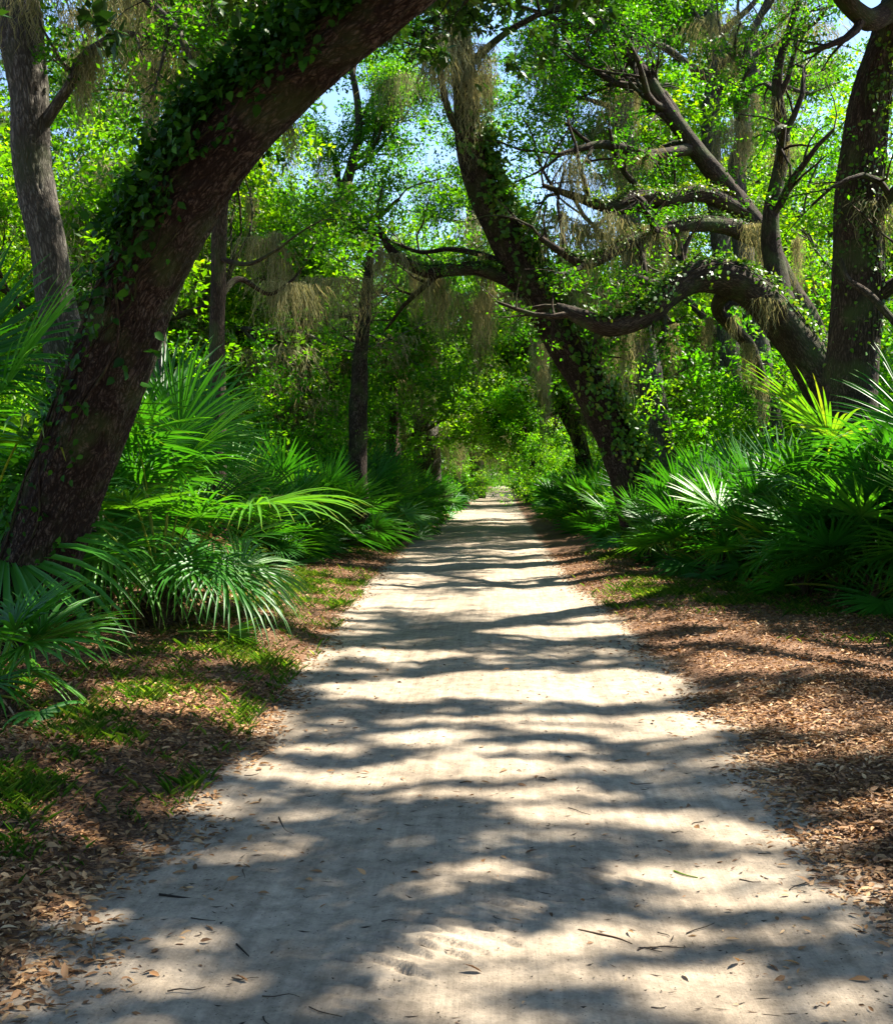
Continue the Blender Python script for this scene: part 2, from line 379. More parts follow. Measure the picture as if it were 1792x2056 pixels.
def grid_mesh(name, xs, ys, fn):
    X, Y = np.meshgrid(xs, ys) if xs.ndim == 1 else (xs, np.repeat(ys[:, None], xs.shape[1], 1))
    Z, att = fn(X, Y)
    V = np.stack([X, Y, Z], -1).reshape(-1, 3)
    ny, nx = X.shape
    i = np.arange(ny - 1)[:, None] * nx; j = np.arange(nx - 1)[None]
    F = np.stack([i + j, i + j + 1, i + nx + j + 1, i + nx + j], -1).reshape(-1, 4)
    return make_mesh(name, V, F, attrs={'sand': att.ravel()}, smooth=True)
def gspace(a, b, s0, g):
    v = [a]; s = s0
    while v[-1] < b:
        v.append(v[-1] + s); s *= g
    return v
gx = np.array(sorted(set([round(-v, 3) for v in gspace(5.5, 900, .12, 1.08)] + [round(v, 3) for v in np.arange(-5.4, 5.45, .07)] + [round(v, 3) for v in gspace(5.5, 900, .12, 1.08)])))
gy = np.array([round(-v, 3) for v in gspace(0, 300, .5, 1.25)][::-1] + list(np.arange(.5, 3, .2)) + list(np.arange(3.0, 14, .07)) + gspace(14, 1500, .1, 1.02))
def f_ground(X, Y):
    e = edge_dist(X, Y)
    return height(X, Y) - 0.07 * sm(-.06, -.35, e), 1.1 * sm(.42, -.1, e)
put('ground', grid_mesh('ground', gx, gy, f_ground), M_GROUND, kind='structure')
ry = np.array(list(np.arange(1.0, 3.1, .1)) + list(np.arange(3.1, 6.4, .014)) + list(np.arange(6.4, 12, .04)) + gspace(12, 420, .08, 1.015))
ss = np.linspace(0, 1, 361)
RX = (xl(ry) - .3)[:, None] * (1 - ss)[None] + (xr(ry) + .3)[:, None] * ss[None]
def f_road(X, Y):
    e = edge_dist(X, Y)
    return height(X, Y, True) + 0.006 - 0.035 * sm(.02, .28, e + .05 * noise2(X, Y, 2.5, 9)), np.full(X.shape, 1.0) * (1.3 - .55 * sm(-.5, .25, e + .12 * noise2(X, Y, 1.2, 5)))
put('sand_road', grid_mesh('sand_road', RX, ry, f_road), M_ROAD, kind='structure')
def hz(x, y): return float(height(np.array([float(x)]), np.array([float(y)]))[0])

# ------------------------------------------------------------------ leaves
def leaf_cards(acc, P, D, Nn, L, W, rnd, fold=0.25, bend=0.0):
    """P base points, D direction, Nn normal (all n x 3); 4-vertex folded leaves"""
    S = np.cross(D, Nn); S /= np.linalg.norm(S, axis=1)[:, None] + 1e-9
    U = np.cross(S, D)
    L = np.asarray(L)[:, None]; W = np.asarray(W)[:, None]
    a = P
    b = P + D * L * .45 + S * W + U * W * fold
    c = P + D * L - U * L * bend
    d = P + D * L * .45 - S * W + U * W * fold
    n = len(P)
    V = np.stack([a, b, c, d], 1).reshape(-1, 3)
    i = np.arange(n)[:, None] * 4
    T = np.concatenate([i + np.array([0, 2, 1]), i + np.array([0, 3, 2])])
    acc.add(V, T=T, rnd=np.repeat(rnd, 4))
def broad_leaves(acc, P, D, Nn, L, W, rnd):
    """ovate leaves with a midrib fold and drooping tip, 8 vertices"""
    S = np.cross(D, Nn); S /= np.linalg.norm(S, axis=1)[:, None] + 1e-9
    U = np.cross(S, D)
    L = np.asarray(L)[:, None]; W = np.asarray(W)[:, None]
    pts = [(0, 0, 0), (.22, .85, .12), (.55, .8, .12), (1, 0, -.12), (.55, -.8, .12), (.22, -.85, .12), (.25, 0, 0), (.6, 0, -.02)]
    V = np.stack([P + D * L * p[0] + S * W * p[1] + U * L * p[2] * .6 for p in pts], 1).reshape(-1, 3)
    i = np.arange(len(P))[:, None] * 8
    T = np.concatenate([i + np.array(t) for t in ((0, 6, 1), (1, 6, 7), (1, 7, 2), (2, 7, 3), (0, 5, 6), (5, 7, 6), (5, 4, 7), (4, 3, 7))])
    acc.add(V, T=T, rnd=np.repeat(rnd, 8))
def rdir(r, n):
    v = r.normal(size=(n, 3)); return v / np.linalg.norm(v, axis=1)[:, None]
def foliage(r, tips, per, leaf, spread, flat=.45, lfilt=None, aspect=.26):
    """leaf sprays around each tip; returns Acc"""
    tips = np.asarray(tips); K = len(tips); n = K * per
    acc = Acc()
    # sub-clumps inside each spray so that the crown has gaps
    nc = 4
    cc = rdir(r, K * nc) * (r.rand(K * nc, 1) ** .5) * spread * np.array([1, 1, flat])
    idx = np.repeat(np.arange(K), per)
    ci = idx * nc + r.randint(0, nc, n)
    off = cc[ci] + rdir(r, n) * (r.rand(n, 1) ** .4) * spread * .42 * np.array([1, 1, .7])
    P = tips[idx] + off
    D = off / (np.linalg.norm(off, axis=1)[:, None] + 1e-6) * .6 + rdir(r, n) * .8; D[:, 2] -= .15
    D /= np.linalg.norm(D, axis=1)[:, None]
    Nn = rdir(r, n) * .75 + np.array([0, 0, 1.0]) ; Nn /= np.linalg.norm(Nn, axis=1)[:, None]
    L = leaf * r.uniform(.7, 1.35, n)
    sp = r.rand(K)
    rnd = np.clip(.55 * sp[idx] + .45 * r.rand(n), 0, 1)
    if lfilt is not None:
        k = lfilt(P); P, D, Nn, L, rnd = P[k], D[k], Nn[k], L[k], rnd[k]
    leaf_cards(acc, P, D, Nn, L, L * aspect, rnd)
    return acc

# ------------------------------------------------------------------ tree growing
def unit(v): return v / (np.linalg.norm(v) + 1e-9)
def wander(r, p, d, L, n, wob, up=0.0, lo=None):
    P = [np.array(p, float)]; d = unit(np.array(d, float)); st = L / (n - 1)
    c = r.normal(size=3) * wob
    for _ in range(n - 1):
        c = c * .5 + r.normal(size=3) * wob
        d = unit(d + c + np.array([0, 0, up]))
        q = P[-1] + d * st
        if lo is not None and q[2] < lo: d[2] = abs(d[2]) * .5 + .1; q = P[-1] + unit(d) * st
        P.append(q)
    return np.array(P)
class Tree:
    def __init__(s, seed):
        s.r = np.random.RandomState(seed); s.acc = Acc(); s.tips = []; s.hang = []; s.k = seed
    def stem(s, pts, r0, r1, sides=10, n=None, rough=.06, furrow=0., flare=0.):
        n = n or max(6, len(pts) * 4)
        P = smooth_path(pts, n)
        t = np.linspace(0, 1, n)
        R = r0 + (r1 - r0) * t ** .85
        if flare: R = R * (1 + flare * np.exp(-t * n * .0 - t * 9))
        s.k += 1
        tube(s.acc, P, R, sides, rough, s.k, furrow)
        return P, R
    def sub(s, p, d, L, r0, lev, maxlev, wob=.22, up=.05, lo=1.5, kids=5):
        r = s.r
        n = max(4, int(4 + L * 1.3))
        P = wander(r, p, d, L, n, wob, up, lo)
        R = np.linspace(r0, r0 * (.35 if lev < maxlev else .25), n)
        s.k += 1
        tube(s.acc, P, R, 7 if lev <= 1 else (5 if lev == 2 else 3), .05 if lev < 2 else 0, s.k)
        if lev <= 2:
            for q in P[1:]:
                if r.rand() < .5: s.hang.append(q)
        if lev >= maxlev:
            for q in P[n // 3:]: s.tips.append(q + r.normal(size=3) * .08)
            return
        for j in range(kids):
            t = r.uniform(.25, 1.0) if j else 1.0
            i = min(n - 1, int(t * (n - 1)))
            tg = unit(P[min(i + 1, n - 1)] - P[max(i - 1, 0)])
            pr = unit(np.cross(tg, r.normal(size=3)))
            a = r.uniform(.5, 1.15) if j else .25
            d2 = tg * math.cos(a) + pr * math.sin(a) + np.array([0, 0, .12])
            s.sub(P[i], d2, L * r.uniform(.42, .68), max(R[i] * .55, .006), lev + 1, maxlev, wob * 1.1, up, lo, kids)
    def sprout(s, P, R, count, L, lev=1, maxlev=3, t0=.3, up=.05, bias=None, kids=5, lo=1.5):
        r = s.r; n = len(P)
        for j in range(count):
            i = int(r.uniform(t0, 1.0) * (n - 1)) if j else n - 1
            tg = unit(P[min(i + 1, n - 1)] - P[max(i - 1, 0)])
            pr = unit(np.cross(tg, r.normal(size=3)))
            a = r.uniform(.6, 1.3) if j else .2
            d = tg * math.cos(a) + pr * math.sin(a) + np.array([0, 0, .15])
            if bias is not None: d = d + np.array(bias)
            s.sub(P[i], d, L * r.uniform(.6, 1.2), max(min(R[i] * .6, .10), .02), lev, maxlev, up=up, kids=kids, lo=lo)
    def build(s, name, bark, leafmat, per, leaf, spread, label=None, cat='tree', group=None, base=None, parts=True, filt=None, gaps=True):
        base = np.zeros(3) if base is None else np.array(base)
        root = put(name, None, loc=base, label=label, cat=cat, group=group)
        for i in range(len(s.acc.V)): s.acc.V[i] = s.acc.V[i] - base
        tr = put('trunk', s.acc.mesh('trunk', True), bark, root)
        kids = [tr]
        if s.tips and per:
            tips = np.array(s.tips)
            if filt is not None: tips = tips[filt(tips)]
            fa = foliage(s.r, tips - base, per, leaf, spread, lfilt=(lambda P: keeps_sun_gap(P + base)) if gaps else None)
            cr = put('crown', fa.mesh('crown'), leafmat, root)
            kids.append(cr)
        return root, kids

HANG = []      # where Spanish moss may hang: (point, owner phrase)
exec_parts = []

LIGHT = [(920, 1885, 150, 24), (1030, 1830, 90, 14), (1050, 1378, 330, 30), (1230, 1378, 160, 34), (800, 1385, 170, 22), (800, 1313, 130, 13), (1080, 1276, 90, 11), (840, 1205, 90, 14), (1100, 1222, 70, 9),
         (860, 1480, 130, 15), (930, 1545, 230, 27), (690, 1560, 190, 20), (1000, 1592, 260, 17), (620, 1508, 120, 12), (1310, 1472, 140, 12), (1120, 1462, 110, 8), (1180, 1436, 200, 6), (1000, 1445, 240, 7), (1060, 1502, 170, 9),
         (1150, 1638, 100, 13), (1300, 1630, 110, 12), (1400, 1650, 130, 16), (1080, 1683, 110, 8), (1500, 1672, 120, 15), (960, 1757, 140, 24), (700, 1770, 60, 8), (1390, 1745, 220, 28), (1540, 1795, 220, 24), (1360, 1800, 150, 18),
         (1290, 1856, 170, 30), (1110, 1896, 200, 20), (760, 1925, 120, 20), (1010, 1915, 200, 18), (1600, 1868, 190, 18), (1080, 1960, 260, 24), (1430, 1945, 190, 38), (1420, 2015, 170, 36), (1730, 2010, 130, 36), (990, 2040, 160, 22),
         (390, 1883, 90, 15), (330, 1968, 200, 20), (130, 1850, 125, 26), (60, 1945, 70, 40), (40, 2030, 70, 40), (340, 1430, 190, 34), (470, 1320, 210, 36), (600, 1225, 170, 34), (60, 1690, 120, 36), (460, 1640, 40, 10), (500, 1450, 90, 30), (520, 1540, 70, 18),
         (1620, 1345, 260, 34), (1500, 1450, 260, 28), (1700, 1480, 160, 20), (1640, 1690, 150, 20), (1740, 1640, 90, 24), (1750, 1790, 90, 30), (1700, 1340, 260, 22), (1400, 1300, 120, 8), (1300, 1225, 200, 9)]
def lit_at(x, y):
    """is this ground point inside one of the places where the photograph shows sun on the ground"""
    X = np.stack([x, y, np.zeros_like(x)], -1) - np.array(CAMV)
    c = X @ np.array(RM)            # world -> camera
    px = PW / 2 + FPX * c[:, 0] / -c[:, 2]; py = PH / 2 - FPX * c[:, 1] / -c[:, 2]
    px = px + 8 * np.sin(py * .05) + 14 * noise2(x, y, 2.4, 3); py = py + 2.2 * noise2(x, y, 3.1, 4)
    L = np.zeros(len(x), bool)
    for a, b, w, h in LIGHT:
        L |= ((px - a) / w) ** 2 + ((py - b) / h) ** 2 < 1
    return L
def keeps_sun_gap(P):
    """leaves are missing where a sun shaft comes down to the road in the photograph"""
    t = P[:, 2] / SDIR[2]; gx_ = P[:, 0] - SDIR[0] * t; gy_ = P[:, 1] - SDIR[1] * t
    k = np.ones(len(P), bool); m = (P[:, 2] > 1.5) & (gy_ > 2) & (gy_ < 16) & (np.abs(gx_) < 8)
    k[m] = ~lit_at(gx_[m], gy_[m])
    for c, rad in SHAFTS:
        v = P - c; a = v @ SDIR; d2 = np.sum(v * v, 1) - a * a
        k &= ~((d2 < rad * rad) & (a > .8))
    k &= ~hides_trunk(P)
    return k
BARE = [(23.0, 42, [(1290, 1050), (1262, 950), (1235, 880), (1197, 800), (1152, 715), (1100, 630), (1055, 552), (1010, 465), (972, 385), (946, 305), (936, 220), (926, 110)]),
        (25.8, 26, [(719, 950), (722, 780), (726, 690), (733, 610), (741, 530)]), (25.8, 60, [(728, 640), (738, 560)]),
        (19.3, 34, [(1642, 760), (1600, 690), (1540, 612), (1470, 562), (1405, 556), (1350, 586), (1300, 632), (1230, 656), (1165, 636)]),
        (23, 20, [(1520, 470), (1440, 452), (1340, 456), (1262, 486), (1182, 528), (1130, 508)]), (23.4, 18, [(1480, 415), (1410, 390), (1340, 402), (1275, 394), (1220, 415)]),
        (12.8, 46, [(112, 600), (98, 500), (76, 400), (62, 300), (60, 200), (48, 100), (40, 0)]),
        (49, 32, [(860, 900), (852, 835), (864, 775), (905, 735), (948, 702), (965, 640)]), (16.5, 44, [(1712, 700), (1722, 560), (1722, 420), (1730, 320), (1746, 200), (1772, 100)]),
        (22, 22, [(1060, 575), (1000, 555), (940, 540), (870, 548), (820, 530), (780, 500)])]
def hides_trunk(P):
    X = (P - np.array(CAMV)) @ np.array(RM)
    px = PW / 2 + FPX * X[:, 0] / -X[:, 2]; py = PH / 2 - FPX * X[:, 1] / -X[:, 2]
    h = np.zeros(len(P), bool)
    for Yd, w, pl in BARE:
        for (a0, b0), (a1, b1) in zip(pl[:-1], pl[1:]):
            t = np.clip(((px - a0) * (a1 - a0) + (py - b0) * (b1 - b0)) / ((a1 - a0) ** 2 + (b1 - b0) ** 2), 0, 1)
            d = np.hypot(px - a0 - t * (a1 - a0), py - b0 - t * (b1 - b0))
            h |= (d < w * (.8 + .35 * np.sin(P[:, 0] * 9 + P[:, 2] * 7))) & (P[:, 1] < Yd) & (P[:, 1] > 3)
    return h
SHAFTS = [(at(*q[:3]), q[3]) for q in [(430, 900, 11.6, .45), (520, 900, 11.8, .3), (370, 960, 11.2, .3), (470, 640, 11.9, .35), (400, 1000, 11, .35), (75, 400, 13, .3), (110, 520, 13, .2), (620, 1050, 19, .6), (700, 1000, 20, .7), (740, 1080, 20, .4),
          (860, 960, 27, .9), (900, 1010, 32, .9), (1130, 560, 23.5, 1.2), (1230, 700, 23.8, 1.2), (1230, 860, 23.4, 1.2), (1080, 470, 23, 1.0), (1180, 640, 23.5, 1.0), (1320, 980, 19, .5), (1420, 900, 18, .9), (1620, 1040, 13.5, .8), (1480, 1080, 15, .7), (1730, 960, 13.5, .6), (1350, 1080, 17.5, .6), (1520, 960, 15, .6), (1400, 980, 17, .7), (1230, 1080, 21, .8), (560, 1080, 17, .6), (480, 1130, 14.5, .5), (300, 1210, 13, .45), (200, 1230, 12.5, .3), (400, 1180, 13.5, .4), (1250, 1090, 19.5, .5), (1430, 1120, 16, .5), (1650, 1150, 13.5, .5), (1770, 1060, 13, .5), (1560, 1090, 14.5, .5), (400, 760, 12, .4), (640, 960, 24, .9), (780, 980, 26, .9), (1010, 820, 48, 4), (880, 800, 49, 1.5), (930, 720, 49, 1.3), (1270, 1030, 20, .5), (1130, 1040, 24, .6), (1560, 900, 16, .8), (1700, 900, 15, .5),
          (1500, 540, 20, .9), (1300, 620, 19.6, .5), (1480, 480, 22, .8), (60, 1300, 8.2, .3), (200, 1060, 9.6, .25), (1230, 300, 24, .6), (1490, 250, 27.5, .8), (950, 200, 22.3, .6), (1340, 320, 24.8, .6), (590, 900, 30, 1.6), (560, 800, 34, 2.0), (640, 760, 38, 2), (1000, 800, 49, 2.6), (1080, 790, 49, 2)]]
_sr = np.random.RandomState(12)
SHAFTS += [(at(_sr.uniform(1150, 1790), _sr.uniform(880, 1160), _sr.uniform(13, 20)), _sr.uniform(.3, .7)) for _ in range(22)]
SHAFTS += [(at(_sr.uniform(280, 860), _sr.uniform(880, 1120), _sr.uniform(13, 26)), _sr.uniform(.3, .7)) for _ in range(12)]

# ------------------------------------------------------------------ hero trees (measured from the photograph)
def px_path(rows):
    P = np.array([at(a, b, c) for a, b, c, _ in rows]); R = np.array([w * .5 * c / FPX for _, _, c, w in rows])
    return P, R
def hero_stem(T, rows, n, sides, rough=.06, furrow=0.0):
    P, R = px_path(rows)
    Ps = smooth_path(P, n); Rs = np.interp(np.linspace(0, len(R) - 1, n), np.arange(len(R)), R)
    T.k += 1
    tube(T.acc, Ps, Rs, sides, rough, T.k, furrow)
    return Ps, Rs

# the leaning vine-covered oak on the left
T1 = Tree(11)
rows1 = [(-22, 1400, 10.7, 232), (8, 1330, 10.5, 191), (52, 1200, 10.3, 164), (88, 1100, 10.1, 156), (142, 950, 9.8, 154), (203, 790, 9.4, 156), (272, 600, 9.0, 153),
         (325, 490, 8.7, 147), (392, 375, 8.4, 140), (470, 270, 8.1, 132), (560, 178, 7.9, 125), (660, 92, 7.6, 117), (775, 2, 7.3, 113), (900, -90, 7.0, 102), (1080, -200, 6.8, 88), (1300, -300, 6.9, 65), (1500, -380, 7.2, 37)]
P1, R1 = hero_stem(T1, rows1, 520, 110, .035, .012)
for a, b, c in ((430, (1.0, 1.2, .8), 3.2), (470, (.4, -1.2, .9), 3), (400, (-.8, .6, 1.2), 3), (505, (1, -.2, .6), 3)):
    T1.sub(P1[a], np.array(b), c, .09, 1, 3, kids=5, lo=5.2)
def above_view(t):     # crown of the leaning oak stays over the road, above the picture's edge
    return (t[:, 2] - 1.65) > .47 * t[:, 1] + .2
b1 = np.array([P1[0][0], P1[0][1], 0.0])
tree1, k1 = T1.build('leaning_oak', BARK_RED, OAKLEAF, 34, .11, .38, 'thick dark leaning oak on the left, slanting over the road under green vines', base=b1, filt=above_view)

# climbing vine on it
r = np.random.RandomState(3)
def vine_on(P, R, i0, i1, n, side, spread, L0, L1, jit, seed, bare=0.0, stems=6, lo=0.0):
    r = np.random.RandomState(seed); acc = Acc()
    T = np.gradient(P, axis=0); T /= np.linalg.norm(T, axis=1)[:, None]
    side = np.array(side, float)
    nclump = n // 9
    ci = (i0 + (i1 - i0) * r.rand(nclump)).astype(int)
    ca = r.normal(0, spread, nclump); ch = np.abs(r.normal(0, jit, nclump))
    k = r.randint(0, nclump, n)
    idx = np.clip(ci[k] + r.normal(0, 4, n).astype(int), 0, len(P) - 1)
    t = T[idx]; s = side - t * (t @ side)[:, None]; s /= np.linalg.norm(s, axis=1)[:, None]
    b = np.cross(t, s)
    a = ca[k] + r.normal(0, .22, n)
    radial = s * np.cos(a)[:, None] + b * np.sin(a)[:, None]
    h = R[idx] * 1.0 + ch[k] + np.abs(r.normal(0, .035, n))
    pos = P[idx] + radial * h[:, None]
    D = radial * .45 + rdir(r, n) * .7 + np.array([0, 0, -.45]); D /= np.linalg.norm(D, axis=1)[:, None]
    Nn = radial + rdir(r, n) * .55 + np.array([0, 0, .3]); Nn -= D * np.sum(Nn * D, 1)[:, None]; Nn /= np.linalg.norm(Nn, axis=1)[:, None]
    L = r.uniform(L0, L1, n)
    broad_leaves(acc, pos, D, Nn, L, L * .36, np.clip(r.rand(n) * .7 + .3 * r.rand(nclump)[k], 0, 1))
    sa = Acc()
    for j in range(stems):
        ii = np.arange(i0, i1, 5); ph = r.uniform(0, 6)
        an = r.normal(0, spread * .8) + .6 * np.sin(ii * .03 + ph) + .15 * np.sin(ii * .13 + ph)
        tt = T[ii]; s2 = side - tt * (tt @ side)[:, None]; s2 /= np.linalg.norm(s2, axis=1)[:, None]; b2 = np.cross(tt, s2)
        pp = P[ii] + (s2 * np.cos(an)[:, None] + b2 * np.sin(an)[:, None]) * (R[ii] + .012)[:, None]
        tube(sa, pp, np.full(len(pp), r.uniform(.005, .012)), 5, 0, j)
    return acc, sa
def make_vine(name, mat, args, base, label, cat='vine'):
    la, sa = args
    root = put(name, None, loc=base, label=label, cat=cat)
    for A in (la, sa):
        for i in range(len(A.V)): A.V[i] = A.V[i] - np.array(base)
    put('stem', sa.mesh('vine_stem', True), BARK_BROWN, root)
    put('foliage', la.mesh('vine_foliage'), mat, root)
    return root
upleft = (-.8, -.25, .75)
A, S = vine_on(P1, R1, 222, 430, 6500, upleft, .60, .035, .10, .10, 21, stems=14)
A2, S2 = vine_on(P1, R1, 40, 260, 800, (-.9, -.45, .1), .55, .04, .09, .06, 22, stems=8)
A3, S3 = vine_on(P1, R1, 150, 250, 60, (-.2, -1, .1), .6, .06, .12, .04, 23, stems=3)
for X, Y in ((A2, S2), (A3, S3)):
    A.V += X.V; off = A.n
    A.T += [t + off for t in X.T]; A.A['rnd'] += X.A['rnd']; A.n += X.n
    off = S.n; S.V += Y.V; S.F += [f + off for f in Y.F]; S.A['bk'] += Y.A['bk']; S.n += Y.n
make_vine('climbing_vine', VINELEAF, (A, S), P1[235], 'dark green broad-leaved vine covering the leaning left trunk')

# the oak leaning left over the road, right of the vanishing point
T2 = Tree(12)
rows2 = [(1312, 1125, 24.3, 109), (1290, 1050, 24.2, 91), (1262, 950, 24, 77), (1235, 880, 24, 72), (1197, 800, 23.8, 76), (1152, 715, 23.6, 81), (1100, 630, 23.4, 76), (1055, 552, 23.2, 72), (1010, 465, 23, 67),
         (972, 385, 22.8, 62), (946, 305, 22.6, 60), (936, 220, 22.5, 50), (926, 110, 22.4, 42), (915, 0, 22.3, 37), (925, -140, 22, 30), (990, -300, 21.6, 18)]
P2, R2 = hero_stem(T2, rows2, 300, 60, .07, .010)
def limb(T, rows, n=40, sides=12, sprouts=4, L=1.8, maxlev=3, t0=.3, kids=4, lo=1.8, up=.03, rough=.17):
    P, R = hero_stem(T, rows, n, sides, rough)
    T.hang += list(P[::3])
    if sprouts: T.sprout(P, R, sprouts, L, lev=2, maxlev=maxlev, t0=t0, kids=kids, lo=lo, up=up)
    return P, R
LA = limb(T2, [(1075, 590, 23.3, 37), (1020, 562, 23.1, 30), (960, 540, 22.9, 27), (905, 542, 22.7, 25), (860, 546, 22.5, 24), (815, 528, 22.3, 20), (782, 500, 22.1, 17), (764, 465, 22, 12)], sprouts=5)
limb(T2, [(1010, 525, 23.2, 13), (955, 508, 23.6, 12), (900, 500, 24, 10), (845, 506, 24.4, 8), (790, 488, 24.8, 6)], sprouts=4)
limb(T2, [(1075, 600, 23.3, 13), (1030, 592, 24.5, 10), (980, 600, 25.5, 8), (940, 625, 26.5, 7)], sprouts=2, L=1)
limb(T2, [(940, 300, 22.6, 20), (900, 220, 22, 15), (880, 120, 21.6, 12), (870, 20, 21, 8), (850, -60, 21, 7)], sprouts=3)
limb(T2, [(940, 130, 22.4, 17), (1010, 70, 22, 13), (1080, 30, 21.5, 12), (1160, 0, 21, 8), (1230, -60, 21, 6)], sprouts=5, L=2.2)
T2.sprout(P2[230:], R2[230:], 9, 3.2, maxlev=3, t0=.1)
b2 = np.array([P2[0][0], P2[0][1], 0])
TREES = []
TREES.append((T2.build('live_oak', BARK_RED, OAKLEAF, 56, .08, .42, 'sinuous live oak leaning left across the road, sunlit creeper along its right side', base=b2), T2))
A, S = vine_on(P2, R2, 20, 215, 5200, (.75, -.35, .55), .62, .06, .15, .13, 31, stems=8)
make_vine('climbing_creeper', LITVINE, (A, S), P2[30], 'bright green creeper on the right side of the sinuous trunk beyond the palmettos')

# arching limb oak
T3 = Tree(13)
P3, R3 = hero_stem(T3, [(1735, 1110, 21.5, 112), (1705, 950, 21.3, 96), (1672, 850, 21, 86), (1642, 760, 20.8, 79), (1600, 690, 20.6, 74), (1540, 612, 20.4, 72), (1470, 562, 20.2, 69), (1405, 556, 20, 60), (1350, 586, 19.8, 52), (1300, 632, 19.6, 45), (1230, 656, 19.5, 40), (1165, 636, 19.6, 31), (1120, 615, 20, 14)], 170, 30, .12, .008)
limb(T3, [(1480, 570, 20.2, 34), (1440, 620, 20.8, 28), (1500, 690, 21.8, 26), (1530, 760, 22.5, 18)], sprouts=2, L=1)
limb(T3, [(1400, 560, 20, 26), (1330, 575, 21, 20), (1270, 560, 22, 16), (1210, 590, 23, 12)], sprouts=3, L=1.4)
limb(T3, [(1620, 720, 20.7, 50), (1560, 560, 21.4, 42), (1545, 430, 21.6, 34), (1570, 300, 21.6, 26), (1560, 150, 21.4, 20), (1600, 0, 21.2, 12), (1590, -150, 21, 8)], sprouts=7, L=2.6, n=60)
T3.sprout(P3[60:], R3[60:], 6, 1.2, lev=2, maxlev=3, t0=.1)
TREES.append((T3.build('live_oak', BARK_BROWN, OAKLEAF, 46, .075, .38, 'dark mossy oak on the right whose heavy limb arches down toward the road', base=(P3[0][0], P3[0][1], 0)), T3))
A, S = vine_on(P3, R3, 30, 150, 1700, (0, -.2, 1), .6, .05, .11, .06, 33, stems=5)
make_vine('climbing_creeper', LITVINE, (A, S), P3[40], 'yellow-green creeper along the top of the heavy arching limb')

# pale oak behind the arch with the horizontal dark limbs
T3b = Tree(14)
P, R = hero_stem(T3b, [(1720, 1090, 26, 80), (1690, 850, 25.8, 66), (1630, 680, 25.6, 58), (1570, 570, 25.4, 52), (1532, 480, 25.2, 46), (1480, 405, 25, 42), (1400, 305, 24.8, 36), (1340, 225, 24.6, 30), (1285, 140, 24.4, 26), (1225, 60, 24.2, 22), (1180, -20, 24, 18), (1150, -150, 24, 10)], 140, 20, .1, .006)
LB = limb(T3b, [(1530, 480, 25.2, 38), (1440, 452, 24.4, 34), (1340, 456, 23.8, 30), (1262, 486, 23.2, 26), (1182, 528, 22.8, 22), (1130, 508, 22.4, 16), (1085, 478, 22, 10)], sprouts=6, L=1.7)
LC = limb(T3b, [(1490, 425, 25, 36), (1410, 390, 24.4, 32), (1340, 402, 24, 28), (1275, 394, 23.6, 26), (1220, 415, 23.2, 22), (1160, 396, 23, 16), (1090, 372, 22.6, 9)], sprouts=7, L=1.8)
limb(T3b, [(1390, 300, 24.8, 26), (1300, 310, 24, 20), (1210, 290, 23.5, 16), (1120, 310, 23, 10)], sprouts=5, L=2)
T3b.sprout(P[60:], R[60:], 14, 2.8, maxlev=3, t0=.2)
TREES.append((T3b.build('live_oak', BARK_BROWN, OAKLEAF, 50, .075, .40, 'mossy oak behind the arching limb, moss hanging from its two level limbs', base=(P[0][0], P[0][1], 0)), T3b))

for (Pl, Rl), sd_, lab in ((LA, 41, 'ferny green growth on top of the dark limb left of the sinuous oak'), (LB, 42, 'ferny green growth on the lower level limb at the right'), (LC, 43, 'ferny green growth on the upper level limb at the right')):
    Pl, Rl = smooth_path(Pl[::4], 160), np.interp(np.linspace(0, 1, 160), np.linspace(0, 1, len(Rl)), Rl)
    A, S = vine_on(Pl, Rl, 0, 150, 1300, (0, -.3, 1), .75, .03, .08, .05, sd_, stems=3)
    make_vine('fern_growth', LITVINE, (A, S), Pl[0], lab, 'fern')

# right hand trunk
T4 = Tree(15)
P4, R4 = hero_stem(T4, [(1680, 1180, 17.32, 180), (1688, 1080, 17.20, 142), (1694, 950, 17.08, 122), (1700, 800, 17.08, 112), (1712, 700, 16.96, 98), (1722, 560, 16.96, 96), (1722, 420, 16.96, 92), (1730, 320, 16.85, 86), (1746, 200, 16.73, 76), (1772, 100, 16.61, 66), (1802, 0, 16.38, 62), (1850, -140, 16.15, 50), (1830, -330, 15.91, 30)], 260, 56, .05, .009)
limb(T4, [(1800, 5, 16.38, 44), (1752, 38, 15.91, 40), (1705, 10, 15.44, 34), (1660, -50, 15.21, 26), (1600, -120, 14.98, 16)], sprouts=4, L=1.8, lo=6.5)
limb(T4, [(1735, 620, 16.96, 34), (1790, 575, 16.73, 30), (1870, 540, 16.38, 24), (1960, 560, 16.15, 14)], sprouts=3)
limb(T4, [(1900, 800, 15.91, 20), (1840, 700, 15.91, 17), (1790, 640, 16.03, 15), (1745, 592, 16.15, 14), (1700, 560, 16.38, 12), (1685, 520, 16.50, 9)], sprouts=0)
limb(T4, [(1750, 430, 16.85, 26), (1790, 390, 16.50, 24), (1850, 330, 16.26, 20), (1930, 250, 15.79, 12)], sprouts=5, L=1.8)
T4.sprout(P4[215:], R4[215:], 8, 2.6, maxlev=3, t0=.1)
TREES.append((T4.build('live_oak', BARK_BROWN, OAKLEAF, 40, .06, .32, 'tall dark oak trunk at the right edge rising behind the largest palmettos', base=(P4[0][0], P4[0][1], 0)), T4))
A, S = vine_on(P4, R4, 90, 250, 1500, (.6, -.4, .3), .9, .04, .085, .05, 35, stems=10)
make_vine('climbing_creeper', LITVINE, (A, S), P4[90], 'thin creeper with small leaves on the tall trunk at the right edge')

